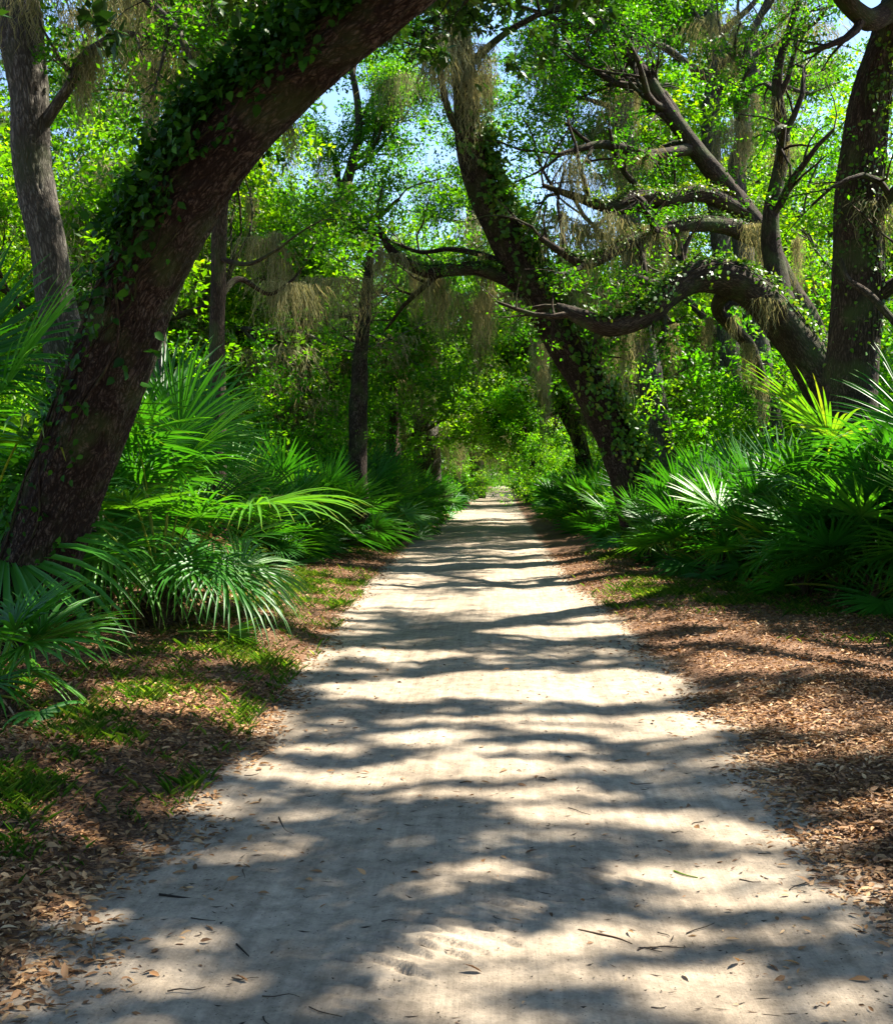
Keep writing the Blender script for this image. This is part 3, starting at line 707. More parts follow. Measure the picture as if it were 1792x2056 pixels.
# left pale trunk
T5 = Tree(16)
P5, R5 = hero_stem(T5, [(175, 1195, 13.4, 130), (160, 1000, 13.3, 100), (140, 760, 13.2, 86), (112, 600, 13.1, 76), (98, 500, 13, 70), (76, 400, 13, 74), (62, 300, 13, 74), (60, 200, 13, 74), (48, 100, 13, 86), (40, 0, 13, 80), (28, -140, 12.9, 66), (50, -350, 12.8, 36)], 260, 56, .04, .010)
limb(T5, [(82, 262, 13, 26), (118, 205, 12.9, 22), (143, 165, 12.8, 20), (160, 122, 12.8, 17), (200, 88, 12.7, 14), (245, 68, 12.7, 13), (300, 74, 12.6, 9)], sprouts=3, L=.9)
limb(T5, [(45, -80, 13, 44), (140, -110, 12.8, 30), (230, -60, 12.6, 22), (300, 5, 12.4, 17), (345, 48, 12.3, 16), (372, 95, 12.2, 15), (392, 160, 12.2, 9)], sprouts=3, L=.9)
T5.sprout(P5[215:], R5[215:], 7, 2.4, maxlev=3, t0=.1)
TREES.append((T5.build('live_oak', BARK_GREY, OAKLEAF, 40, .065, .34, 'grey furrowed oak trunk at the upper left with a sunlit patch of bark', base=(P5[0][0], P5[0][1], 0)), T5))

def plain_tree(seed, rows, limbs, bark, label, nspr=8, L=2.4, per=58, leaf=.09, t0=.4, spr=3, n=90, sides=16, kids=5, name='live_oak', group=None, spread=.42, mat=None):
    T = Tree(seed)
    P, R = hero_stem(T, rows, n, sides, .12, 0)
    T.hang += list(P[n // 2::4])
    for lr in limbs: limb(T, lr, n=24, sides=8, sprouts=spr, L=1.6)
    i = int(n * t0)
    if nspr: T.sprout(P[i:], R[i:], nspr, L, maxlev=3, t0=.05, kids=kids)
    o = T.build(name, bark, mat or OAKLEAF, per, leaf, spread, label, base=(P[0][0], P[0][1], 0), group=group)
    TREES.append((o, T))
    return o
plain_tree(20, [(858, 1060, 50.5, 60), (858, 900, 50.5, 54), (852, 835, 50.5, 50), (864, 775, 50.3, 48), (905, 735, 50.1, 46), (948, 702, 49.9, 40), (965, 640, 49.7, 30), (958, 560, 49.5, 26), (948, 450, 49.5, 22), (938, 330, 49.5, 18), (925, 200, 49.5, 10)],
           [[(880, 760, 50.3, 18), (840, 735, 49.7, 14), (825, 700, 49.5, 11), (800, 640, 49.5, 8)], [(1010, 640, 50.5, 9), (960, 600, 49.5, 12), (960, 600, 49.5, 12)][:0] or [(958, 680, 37.3, 20), (1000, 640, 49.5, 14), (1040, 640, 48.5, 9)]],
           BARK_GREY, 'blue-grey forked oak left of the far end of the road')
plain_tree(21, [(795, 1065, 47, 34), (790, 870, 47, 28), (806, 790, 47, 26), (834, 748, 47, 22), (842, 690, 47, 18), (830, 560, 47, 12)], [], BARK_GREY, 'slim leaning grey oak just left of the forked oak', nspr=5)
plain_tree(22, [(440, 1140, 18, 46), (437, 900, 18, 36), (436, 700, 18, 33), (438, 560, 18, 31), (440, 450, 18, 29), (446, 350, 18, 26), (430, 200, 18, 22), (400, 50, 18, 18), (410, -120, 18, 10)],
           [[(438, 600, 18, 14), (480, 560, 18.4, 12), (540, 590, 18.8, 9), (590, 560, 19, 6)], [(438, 520, 18, 12), (500, 530, 17.6, 9), (560, 500, 17.3, 6)]], BARK_BROWN, 'slender dark trunk seen just behind the leaning vine-covered oak', nspr=5, spr=1, t0=.6)
plain_tree(23, [(1350, 1050, 30, 60), (1310, 800, 30, 50), (1268, 500, 30, 44), (1252, 300, 30, 42), (1258, 215, 30, 40), (1264, 135, 30, 36), (1232, 70, 30, 26), (1190, 0, 30, 20), (1150, -100, 30, 10)],
           [[(1262, 150, 30, 20), (1235, 120, 29.6, 16), (1180, 75, 29, 12), (1120, 50, 28.6, 10), (1060, 70, 28, 6)], [(1262, 130, 30, 22), (1275, 60, 29.6, 16), (1260, 0, 29, 12), (1290, -90, 29, 7)]], BARK_GREY, 'crooked grey oak trunk high in the middle right canopy', nspr=9)
plain_tree(24, [(1490, 1040, 32, 50), (1462, 700, 32, 42), (1440, 400, 32, 38), (1424, 260, 32, 36), (1434, 150, 32, 32), (1440, 80, 32, 28), (1418, 0, 32, 22), (1400, -120, 32, 12)],
           [[(1424, 160, 32, 20), (1380, 130, 31.5, 16), (1320, 90, 31, 13), (1240, 90, 30.5, 9), (1180, 60, 30, 6)], [(1440, 70, 32, 16), (1500, 20, 31, 12), (1540, -30, 31, 8)]], BARK_GREY, 'upright grey oak trunk against the bright sky right of centre', nspr=8)
plain_tree(25, [(1575, 1050, 28, 50), (1522, 700, 28, 42), (1482, 430, 28, 38), (1478, 330, 28, 36), (1492, 275, 28, 32), (1488, 200, 28, 30), (1512, 150, 28, 26), (1500, 100, 28, 18), (1540, 0, 28, 12)],
           [[(1505, 140, 28, 14), (1460, 100, 28, 10), (1440, 40, 28, 6)]], BARK_GREY, 'pale crooked oak trunk catching the sun in the upper right canopy', nspr=6)
plain_tree(26, [(335, 1080, 23, 40), (315, 600, 23, 32), (306, 300, 23, 30), (302, 200, 23, 28), (298, 80, 23, 24), (290, -60, 23, 16), (300, -200, 23, 8)],
           [[(302, 150, 23, 14), (270, 90, 22.6, 12), (210, 60, 22, 8)], [(300, 120, 23, 16), (360, 90, 22.6, 12), (420, 120, 22, 8)]], BARK_GREY, 'thin upright oak in the upper left against the sky', nspr=8, t0=.55)
plain_tree(27, [(958, 1012, 108, 36), (954, 900, 108, 26), (948, 840, 108, 22), (940, 740, 108, 16), (960, 620, 108, 9)], [[(950, 860, 108, 12), (990, 830, 106, 8), (1030, 845, 104, 5)]], BARK_BROWN, 'small brown trunk left of the road where it narrows to nothing', nspr=9, t0=.3, leaf=.13)
plain_tree(28, [(1085, 1012, 78, 40), (1078, 920, 78, 34), (1068, 850, 78, 30), (1062, 780, 78, 24), (1080, 660, 78, 16), (1070, 500, 78, 8)],
           [[(1072, 925, 78, 16), (1042, 905, 76, 13), (1010, 887, 75, 10), (985, 884, 74, 8), (958, 896, 73, 5)]], BARK_BROWN, 'dark trunk right of the far road with a low branch reaching over it', nspr=8, t0=.3, leaf=.12)
plain_tree(29, [(1185, 1050, 42, 40), (1165, 900, 42, 32), (1120, 800, 42, 28), (1085, 755, 42, 24), (1054, 735, 42, 20), (1048, 705, 42, 17), (1080, 665, 42, 13), (1110, 640, 42, 8)],
           [[(1052, 735, 42, 12), (1025, 742, 42, 10), (1012, 715, 42, 8), (985, 700, 42, 5)]], BARK_BROWN, 'low curling oak limb hanging over the road in the middle distance', nspr=5, t0=.5, leaf=.11)
plain_tree(30, [(620, 1070, 34, 44), (610, 800, 34, 36), (600, 600, 34, 32), (640, 470, 34, 26), (690, 380, 34, 22), (720, 250, 34, 16), (700, 100, 34, 9)],
           [[(640, 470, 34, 20), (690, 430, 33, 16), (745, 440, 32, 12), (800, 400, 31, 7)], [(605, 620, 34, 14), (550, 560, 33, 11), (490, 570, 32, 7)]], BARK_BROWN, 'mossy oak trunk in the shade between the leaning oak and the dead cedar', nspr=7, spr=2, t0=.6)

plain_tree(31, [(1290, 1010, 50, 40), (1270, 930, 50, 34), (1200, 860, 50, 28), (1130, 815, 49.5, 22), (1060, 800, 49, 16), (1000, 805, 48.5, 10), (950, 815, 48, 6)],
           [[(1110, 805, 49.4, 12), (1050, 770, 49, 9), (990, 750, 49, 6)], [(1060, 800, 49, 12), (1000, 830, 48, 9), (960, 850, 48, 5)]], BARK_BROWN, 'low leafy oak limb, brightly sunlit, reaching over the far road', nspr=12, t0=.45, leaf=.12, L=2.0, spr=5, per=50, mat=SHRUBLEAF)  # lighter shrub leaf puts the sunlit look into this limb's colour

# bare cedar with many thin dead branches
TC = Tree(40)
P, R = hero_stem(TC, [(716, 1075, 26, 46), (719, 900, 26, 37), (722, 780, 26, 34), (726, 690, 26, 30), (733, 610, 26, 24), (741, 530, 26, 16), (746, 430, 26, 8)], 110, 20, .16, .006)
for j in range(62):
    i = int(TC.r.uniform(.5, .99) * 109)
    a = TC.r.uniform(0, 2 * math.pi)
    TC.sub(P[i], np.array([math.cos(a), math.sin(a), TC.r.uniform(-.1, .55)]), TC.r.uniform(.5, 2.0) * (1.35 - i / 130), TC.r.uniform(.012, .028), 2, 3, wob=.16, up=.03, kids=4)
for j in range(10):
    i = int(TC.r.uniform(.12, .5) * 109); a = TC.r.uniform(0, 6.28)
    TC.sub(P[i], np.array([math.cos(a), math.sin(a), .2]), TC.r.uniform(.2, .5), .02, 3, 3, kids=0)
TC.tips = []
TC.build('dead_cedar', BARK_RED, OAKLEAF, 0, .1, .3, 'straight bare cedar with shaggy brown trunk and many thin dead branches', base=(P[0][0], P[0][1], 0))

# ------------------------------------------------------------------ overhead canopy: unseen oaks above and beside the camera, leafed to shade the road
def canopy_tree(seed, basexy, trunk_pts, limbs, region, dens, zr, keep, label, per=30, leaf=.12, spread=.26, bark=None):
    T = Tree(seed); r = T.r
    bx, by = basexy
    P, R = T.stem([(bx, by, -.1)] + trunk_pts, .42, .2, 20, 60, .07, 0, .3)
    skel = [P[20:]]
    for lp in limbs:
        Q, _ = T.stem([tuple(P[-1 - int(lp[0])])] + lp[1:], .15, .03, 9, 40, .08)
        skel.append(Q)
    skel = np.concatenate(skel)
    x0, x1, y0, y1 = region
    n = int((x1 - x0) * (y1 - y0) * dens)
    gx_, gy_ = r.uniform(x0, x1, n), r.uniform(y0, y1, n)
    k = keep(gx_, gy_)
    gx_, gy_ = gx_[k], gy_[k]
    z = r.uniform(zr[0], zr[1], len(gx_))
    tips = np.stack([gx_, gy_, 0 * z], -1) + SDIR[None] * (z / SDIR[2])[:, None]
    T.tips = list(tips)
    free = ~lit_at(gx_, gy_)
    for q in tips[free][::4]:
        d = np.linalg.norm(skel - q, axis=1); j = int(d.argmin())
        m = (skel[j] + q) / 2 + np.array([0, 0, .12 * d[j]]) + r.normal(size=3) * .08
        if not keeps_sun_gap(np.array([(skel[j] * (1 - u) + q * u) for u in (.25, .5, .75)])).all(): continue
        T.k += 1
        tube(T.acc, smooth_path([skel[j], m, q], 6), np.linspace(.02, .006, 6), 3, 0, T.k)
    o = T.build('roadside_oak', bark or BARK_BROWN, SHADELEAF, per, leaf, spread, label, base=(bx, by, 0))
    return o
keep_near = lambda x, y: np.ones(len(x), bool)
sx, sy = SDIR[0] / SDIR[2] * 8.5, SDIR[1] / SDIR[2] * 8.5
CG = 'oaks overhanging the near road from outside the picture'
canopy_tree(50, (7.8, 1.2), [(7.6, 1.4, 3.5), (7.0, 2.0, 7), (6.6, 2.6, 9)], [[0, (5, 4, 10), (3, 6, 10.6), (1, 8, 10.6)], [4, (8, 6, 10), (9, 9, 10.5), (9, 12, 10.5)], [8, (5, 1.5, 10), (3, 3, 10.5)], [2, (10, 3, 10), (12, 6, 10.6)]],
            (-3.6, 4.6, 2.3, 8.6), 18.0, (9.0, 12.0), keep_near, 'large oak just outside the picture whose limbs shade the near road', per=46, leaf=.15)
canopy_tree(51, (9.5, 13.0), [(9.4, 13, 3), (9, 12.6, 5.5), (8.6, 12.2, 8.6)], [[0, (7.5, 15, 9.8), (4, 16.5, 10.2), (1, 17, 10.4)], [4, (9, 15, 9.8), (10, 18, 10.2)], [6, (11, 10, 9.6), (12, 8, 9.8)]],
            (-5.2, 5.8, 8.6, 13.5), 16.0, (9.2, 11.2), keep_near, 'large oak right of the road shading the sand before the palmettos', per=46, leaf=.15)
canopy_tree(52, (-9.0, 5.0), [(-8.8, 5.2, 3), (-8, 5.6, 6), (-7, 6, 8)], [[0, (-4, 6, 9), (-1, 6, 9.4), (2, 7, 9)], [5, (-6, 9, 9), (-4, 12, 9.4)]],
            (-9.5, -3.6, 2.5, 15), 7.0, (7.5, 9.5), keep_near, 'large oak left of the picture shading the palmettos on the left bank', per=46, leaf=.15)

canopy_tree(53, (6.5, -6.0), [(6.4, -6, 3), (5.6, -5.5, 6), (5, -5, 8)], [[0, (2, -4, 9), (-1, -2, 9), (-3, 1, 9)], [5, (7, -2, 9), (8, 1, 9)]],
            (-8, 4, -9, 2.3), 5.0, (7.5, 9.5), keep_near, 'unseen oak added behind the viewpoint on the right to dim the near road', per=40, leaf=.17)  # out of view, added to cut the sky light reaching the near sand
canopy_tree(54, (-6.5, -4.0), [(-6.4, -4, 3), (-5.6, -3.5, 5), (-5, -3, 6)], [[0, (-3, -4, 7), (-1, -6, 7)], [5, (-7, 0, 7), (-8, 3, 7)]],
            (-14, -6, -9, 8), 4.0, (4.0, 8), keep_near, 'unseen oak added behind the viewpoint on the left to dim the near road', per=40, leaf=.17)  # second unseen tree, put in to lower ambient light from behind

# ------------------------------------------------------------------ moss tufts
def moss_proto(seed, nst, L, W, spreadx):
    r = np.random.RandomState(seed); a = Acc()
    for k in range(nst):
        x0, y0 = r.normal() * spreadx, r.normal() * spreadx * .35
        l = L * r.uniform(.25, 1.0) * math.exp(-(x0 / spreadx / 1.8) ** 2)
        n = max(4, int(l / .06)); w = W * r.uniform(.5, 1.2)
        z = np.linspace(0, -l, n)
        ph = r.uniform(0, 6, 4)
        x = x0 * (1 + .5 * np.sin(np.minimum(-z / L, 1) * 3.0)) + .028 * np.sin(z * 9 + ph[0]) + .022 * np.sin(z * 31 + ph[1]) + np.cumsum(r.normal(0, .010, n))
        y = y0 * (1 + .5 * np.sin(np.minimum(-z / L, 1) * 3.0)) + .022 * np.sin(z * 12 + ph[2]) + .02 * np.sin(z * 27 + ph[3]) + np.cumsum(r.normal(0, .010, n))
        ww = w * (1 - np.linspace(0, 1, n) ** 2.5 * .9) * (1 + .35 * np.sin(z * 45 + ph[1]))
        an = r.uniform(0, math.pi); s = np.array([math.cos(an), math.sin(an), 0])
        c = np.stack([x, y, z], -1)
        V = np.stack([c - s * ww[:, None], c + s * ww[:, None]], 1).reshape(-1, 3)
        i = np.arange(n - 1)[:, None] * 2
        a.add(V, i + np.array([0, 1, 3, 2]), rnd=np.full(len(V), r.rand()))
    for k in range(3):                       # tangled strands that hold the tuft to the limb
        xs_ = np.linspace(-1.0, 1.0, 12) * spreadx; c = np.stack([xs_, r.normal(0, spreadx * .12, 12), r.normal(0, .03, 12)], -1)
        V = np.stack([c - [0, 0, W], c + [0, 0, W * 1.5]], 1).reshape(-1, 3); i = np.arange(11)[:, None] * 2
        a.add(V, i + np.array([0, 1, 3, 2]), rnd=np.full(len(V), r.rand()))
    me = a.mesh('spanish_moss'); me.materials.append(MOSS); return me
MP = [moss_proto(500, 130, 1.5, .0055, .14), moss_proto(501, 190, .9, .0055, .26), moss_proto(502, 100, 2.0, .005, .10), moss_proto(503, 260, 1.3, .0055, .40), moss_proto(504, 90, .7, .005, .15)]

# ------------------------------------------------------------------ forest trees, built once per kind and copied
def oak_proto(seed, H, lean, fork, leaf, per, bark, spread=.5):
    T = Tree(seed); r = T.r
    x, y = 0, 0; P0 = []
    for i in range(5):
        z = fork * i / 4; P0.append((x, y, z)); x += lean[0] * fork / 4 + r.normal() * .1; y += lean[1] * fork / 4 + r.normal() * .1
    P0[0] = (0, 0, -.3)
    P, R = T.stem(P0, .34, .26, 12, 24, .12, 0, .35)
    nl = r.randint(3, 6); a0 = r.uniform(0, 6)
    for j in range(nl):
        a = a0 + j * 2 * math.pi / nl + r.normal() * .3
        up = r.uniform(.5, 1.5)
        d = np.array([math.cos(a), math.sin(a), up])
        T.sub(P[-1 - r.randint(0, 5)], d, (H - fork) * r.uniform(.62, .85), r.uniform(.12, .19), 0, 3, wob=.24, up=.03, lo=2.2, kids=5)
    T.tips = [t for t in T.tips if r.rand() < .8]
    root, kids = T.build('live_oak', bark, FARLEAF, per, leaf, spread, gaps=False)
    ma = Acc(); hh_ = [h for h in T.hang if h[2] > 3]
    for k in r.choice(len(hh_), min(38, len(hh_)), replace=False):
        me = MP[r.randint(0, 5)]; nv = len(me.vertices)
        co = np.empty(nv * 3, np.float32); me.vertices.foreach_get('co', co)
        q = np.empty(len(me.polygons) * 4, np.int32); me.loops.foreach_get('vertex_index', q)
        rv = np.empty(nv, np.float32); me.attributes['rnd'].data.foreach_get('value', rv)
        ma.add(co.reshape(-1, 3) * r.uniform(.9, 1.8) * np.array([1.1, 1.1, 1]) + hh_[k], q.reshape(-1, 4), rnd=rv)
    kids.append(put('hanging_moss', ma.mesh('hanging_moss'), MOSS, root))
    return T, root, kids
PROT = []
for i, (H, lean, fork, bark) in enumerate([(13, (.2, .05), 3.2, BARK_GREY), (12, (-.3, .1), 2.4, BARK_BROWN), (14.5, (.05, .2), 4.5, BARK_GREY), (11, (.35, -.2), 2.0, BARK_BROWN), (15, (-.1, -.1), 5.5, BARK_GREY), (9, (.1, .1), 1.8, BARK_BROWN)]):
    PROT.append(oak_proto(100 + i, H, lean, fork, .125, 38, bark))
used = [False] * len(PROT)
rt = np.random.RandomState(77)
spots = [(6.8, 42), (-7, 51), (-6.5, 66)]
BIG = set(spots)
heroXY = [tuple(np.array(o[0][0].location)[:2]) for o in TREES]
Y = 24.0
tries = 0
for ring in range(4000):
    y = 22 + 93 * rt.rand() if ring % 4 else rt.uniform(113, 250)
    x = rt.uniform(-.56, .52) * (y + 8)
    gap = 3.9 + y * .028
    clear = 5.0 if y < 60 else (4.2 if y < 90 else 2.6)
    if abs(x) < clear and y < 112: continue
    if y > 112: x = math.copysign(abs(x) * .3 + 4.4, x)
    if y < 32 and -9 < x < 14: continue
    if 44 < y < 74 and 3 < x < 17: continue
    uu = min(1, max(0, ((x - 4) * 12 + (y - 24) * 6.4) / 185.)); 
    if math.hypot(x - 4 - 12 * uu, y - 24 - 6.4 * uu) < 6.5: continue
    uu = min(1, max(0, ((x - 5) * 14 + (y - 15) * 7.4) / 250.))
    if math.hypot(x - 5 - 14 * uu, y - 15 - 7.4 * uu) < 8: continue
    if y < 53 and 680 < 1005 + FPX * x / y < 965 : continue
    if any((x - a) ** 2 + (y - b) ** 2 < gap ** 2 for a, b in spots): continue
    if any((x - a) ** 2 + (y - b) ** 2 < 2.8 ** 2 for a, b in heroXY): continue
    spots.append((x, y))
    if len(spots) >= 240: break
spots.sort(key=lambda s: s[1])
def zone(y):
    return 'nearer' if y < 45 else ('middle' if y < 80 else 'far')
for x, y in spots:
    k = rt.randint(0, len(PROT)); T, root, kids = PROT[k]
    sc_ = rt.uniform(.95, 1.42) if (x, y) not in BIG else 1.4
    args = ((x, y, hz(x, y) - .1), (0, 0, rt.uniform(0, 6.28)), (sc_, sc_, sc_ * rt.uniform(.9, 1.1)))
    if not used[k]: root.location, root.rotation_euler, root.scale = args; used[k] = True; o = root
    else: o = dup(root, kids, *args)
    later(o, 'leafy forest oak', (x, y, 1))
    TREES.append(((None, args), T))

# ------------------------------------------------------------------ understorey shrubs
def shrub_proto(seed, H, W, leaf, per):
    T = Tree(seed); r = T.r
    for j in range(9):
        a = r.uniform(0, 6.28)
        T.sub(np.array([r.normal() * .2, r.normal() * .2, -.1]), np.array([math.cos(a) * W / H, math.sin(a) * W / H, 1.0]), H * r.uniform(.55, 1.0), .03, 1, 3, wob=.2, up=.05, lo=.3, kids=5)
    return T.build('shrub', BARK_BROWN, SHRUBLEAF, per, leaf, .34, cat='shrub', gaps=False)
SP = [shrub_proto(200, 3.2, 2.2, .11, 26), shrub_proto(201, 4.6, 2.4, .11, 24), shrub_proto(202, 2.2, 2.0, .10, 26), shrub_proto(203, 6.0, 3.0, .12, 22)]
sused = [False] * 4
sspots = [(at(p_, 1000, y_)[0], y_) for p_, y_ in ((1450, 36), (1540, 31), (1650, 27), (1400, 42), (1340, 46))]
for _ in range(6000):
    y = 17 + 105 * rt.rand(); x = rt.uniform(-.50, .47) * (y + 6)
    g = 2.6 + y * .025
    cl = 6.4 if y < 40 else 5.4
    if y < 51 and 740 < 1005 + FPX * x / y < 975: continue
    if y < 24 and (x > -6.6 and x < 7.5): continue
    if abs(x) < cl: continue
    if any((x - a) ** 2 + (y - b) ** 2 < g * g for a, b in sspots): continue
    sspots.append((x, y))
    if len(sspots) >= 190: break
# bright bush closing the view above the far road
sspots += [(sg * (5.6 + .6 * (i % 2)), 104 + i * 8.0) for i in range(24) for sg in (-1, 1)] + [(-1.8, 316), (1.6, 317), (-.2, 320), (4, 314), (-4.4, 314)]
for i_, (x, y) in enumerate(sspots):
    k = rt.randint(0, 4)
    if y < 26: k = rt.choice([0, 1, 2])
    if i_ < 5: k = (1, 1, 1, 3, 1)[i_]
    if abs(x) < 5.5 and y < 100: k = rt.choice([0, 2])
    root, kids = SP[k]
    s_ = rt.uniform(.75, 1.2)
    args = ((x, y, hz(x, y) - .05), (0, 0, rt.uniform(0, 6.28)), (s_, s_, s_))
    if not sused[k]: root.location, root.rotation_euler, root.scale = args; sused[k] = True; o = root
    else: o = dup(root, kids, *args)
    later(o, 'leafy undergrowth bush', (x, y, 1))

# ------------------------------------------------------------------ palmettos
def frond(acc, r, elev, Lp, Lb, nseg, span, droop, wseg, wob=.06, split=.12, costa=0.0, messy=0.0):
    """one fan frond: petiole from the origin towards +X at the given elevation, then a fan of folded segments"""
    n = 7
    e0 = elev; P = [np.array([0, 0, 0.])]; e = e0
    for i in range(n - 1):
        P.append(P[-1] + np.array([math.cos(e), 0, math.sin(e)]) * Lp / (n - 1)); e -= droop * .10
    P = np.array(P)
    tube_V = Acc(); tube(tube_V, P, np.linspace(.010, .006, n) * (1 + Lb * .4), 4)
    V = np.concatenate(tube_V.V)
    acc.add(V, tube_V.F[0], rnd=np.full(len(V), .75 + .2 * r.rand()))
    ax = np.array([math.cos(e), 0, math.sin(e)]); side = np.array([0, 1.0, 0]); nn = np.cross(ax, side)      # fan plane
    tw = r.normal() * .35
    side, nn = side * math.cos(tw) + nn * math.sin(tw), nn * math.cos(tw) - side * math.sin(tw)
    tilt = r.uniform(.1, .5)
    ax2 = ax * math.cos(tilt) - nn * math.sin(tilt) * (1 if nn[2] > 0 else -1)
    nn = np.cross(ax2, side); ax = ax2
    if nn[2] < 0: nn = -nn
    hub = P[-1]
    base = r.rand() * .35
    for k in range(nseg):
        u = (k + .5) / nseg * 2 - 1
        a = u * span + r.normal() * wob * .5
        L = Lb * (.72 + .28 * math.cos(a * .62)) * r.uniform(.9, 1.08)
        h0 = hub + ax * costa * (1 - abs(u)) * Lb
        d = ax * math.cos(a) + side * math.sin(a) + nn * (.16 * abs(u) + r.normal() * (wob + messy))
        d = unit(d); s = unit(np.cross(nn, d)); q = h0.copy()
        m = 6; pts = []
        for i in range(m + 1):
            t = i / m
            w = wseg * (min(1, .28 + t * 3.0) if t < .4 else (1 - ((t - .4) / .6) ** 1.5)) + .0008
            f = .35 * w * (1 if k % 2 else 1)
            pts += [q - s * w + nn * f, q - nn * f * .6, q + s * w + nn * f]
            if i < m:
                g = droop * (t ** 1.7) * .42
                d = unit(d + np.array([0, 0, -g]) + r.normal(size=3) * messy * .4)
                q = q + d * L / m
        V = np.array(pts)
        i = np.arange(m)[:, None] * 3
        F = np.concatenate([i + np.array([0, 1, 4, 3]), i + np.array([1, 2, 5, 4])])
        tt = np.repeat(np.linspace(0, 1, m + 1), 3)
        acc.add(V, F, rnd=np.clip(base + .25 * r.rand() + .22 * (tt > .9) + .12, 0, 1))
def frond_set(seed, kinds, var, **kw):
    out = {}
    for kn, (el, lp, dr) in kinds.items():
        out[kn] = []
        for v in range(var):
            r = np.random.RandomState(seed + v * 7 + int(el * 100)); a = Acc()
            frond(a, r, el + r.normal() * .08, lp * r.uniform(.85, 1.15), droop=dr, **kw)
            me = a.mesh('frond'); out[kn].append(me)
    return out
SAW = frond_set(300, {'up': (1.30, .75, .10), 'mid': (.98, .75, .20), 'low': (.52, .65, .36), 'flat': (.15, .55, .6)}, 4, Lb=.58, nseg=26, span=1.95, wseg=.0155)
SAWS = frond_set(320, {'up': (1.15, .42, .3), 'mid': (.85, .42, .5), 'low': (.45, .38, .8), 'flat': (.12, .35, 1.0)}, 4, Lb=.62, nseg=24, span=1.7, wseg=.0155)
SAB = frond_set(340, {'up': (1.43, 1.5, .4), 'mid': (1.2, 1.3, .9), 'low': (.92, 1.05, 1.5), 'flat': (.5, .85, 1.9)}, 4, Lb=1.05, nseg=42, span=2.0, wseg=.018, costa=.28)
DEAD = frond_set(380, {'low': (-.1, .5, 1.4), 'flat': (-.6, .45, 1.6)}, 3, Lb=.5, nseg=20, span=1.3, wseg=.013, messy=.18)
for S_ in (SAW, SAB, SAWS):
    for l in S_.values():
        for me in l: me.materials.append(PALMLEAF)
for l in DEAD.values():
    for me in l: me.materials.append(DEADPALM)
def trunk_stub(seed, h, rad):
    a = Acc(); r = np.random.RandomState(seed)
    P = smooth_path([(0, 0, -.15), (r.normal() * .03, r.normal() * .03, h * .5), (r.normal() * .06, 0, h)], 14)
    tube(a, P, np.full(14, rad) * np.linspace(1.15, .75, 14), 10, .12, seed)
    for k in range(26):                      # old leaf bases
        t = r.rand(); q = P[int(t * 13)]; an = r.uniform(0, 6.28); d = np.array([math.cos(an), math.sin(an), .9])
        tube(a, np.array([q, q + d * rad * 1.3, q + d * rad * 1.9 + [0, 0, .04]]), [rad * .25, rad * .2, rad * .05], 4, 0, k)
    return a.mesh('stem')
STUB = trunk_stub(1, .22, .07); STUB.materials.append(BARK_PALM)
STUBB = trunk_stub(2, .5, .13); STUBB.materials.append(BARK_PALM)
px_low = True
def palmetto(loc, r, sc, lib, nf, label, group, name='saw_palmetto', cat='palmetto', dead=2, stub=None, bias=None, h0=.15):
    root = put(name, None, loc=loc, label=label, cat=cat, group=group, scale=sc, rot=(0, 0, r.uniform(0, 6.28)))
    st = stub or STUB
    put('stem', st, None, root)
    for i in range(nf):
        u = (i + .5) / nf
        kn = 'up' if u < .28 else ('mid' if u < .62 else ('low' if u < .86 or (lib is SAB and px_low) else 'flat'))
        a = i * 2.399963 + r.normal() * .25
        me = lib[kn][r.randint(0, 4)]
        put('frond', me, None, root, loc=(math.cos(a) * .03, math.sin(a) * .03, h0 * (1.1 - .5 * u)), rot=(r.normal() * .08, r.normal() * .08, a), scale=r.uniform(.8, 1.15))
    for i in range(dead):
        a = r.uniform(0, 6.28); kn = 'low' if r.rand() < .5 else 'flat'
        me = DEAD[kn][r.randint(0, 3)]
        put('dead_frond', me, None, root, loc=(0, 0, h0 * .7), rot=(r.normal() * .1, r.normal() * .1, a), scale=r.uniform(.8, 1.1), label='dry brown drooping frond')
    return root

rp = np.random.RandomState(400)
def L_edge(y): return np.interp(y, [9, 12, 15, 18.7, 25, 33, 45, 60, 120], [-7.4, -6.9, -5.6, -4.3, -3.1, -2.75, -2.8, -2.9, -2.9])
def R_edge(y): return np.interp(y, [8, 12.6, 14.5, 17.8, 22, 33, 45, 60, 120], [6.2, 5.3, 4.2, 3.3, 2.75, 2.35, 2.4, 2.5, 2.6])
pal = []
def try_add(x, y, g):
    if any((x - a) ** 2 + (y - b) ** 2 < g * g for a, b, _ in pal): return False
    pal.append((x, y, 0)); return True
for side in (-1, 1):
    for row in range(5):
        y = 11.5 if side < 0 else 9.0
        while y < (100 if row else 190):
            e = L_edge(y) if side < 0 else R_edge(y)
            off = [.45, 1.35, 2.4, 3.6, 5.0][row]
            if not (row >= 3 and y > 60) and not (row >= 4 and y > 45):
                try_add(e + side * (off + rp.normal() * .2) * (1 if y < 45 else .85), y + rp.normal() * .2, .62 if y < 30 else .8)
            y += (.95 if row < 2 else 1.25) * (1 if y < 30 else (1.35 if y < 55 else (2.1 if y < 90 else 3))) * rp.uniform(.85, 1.2)
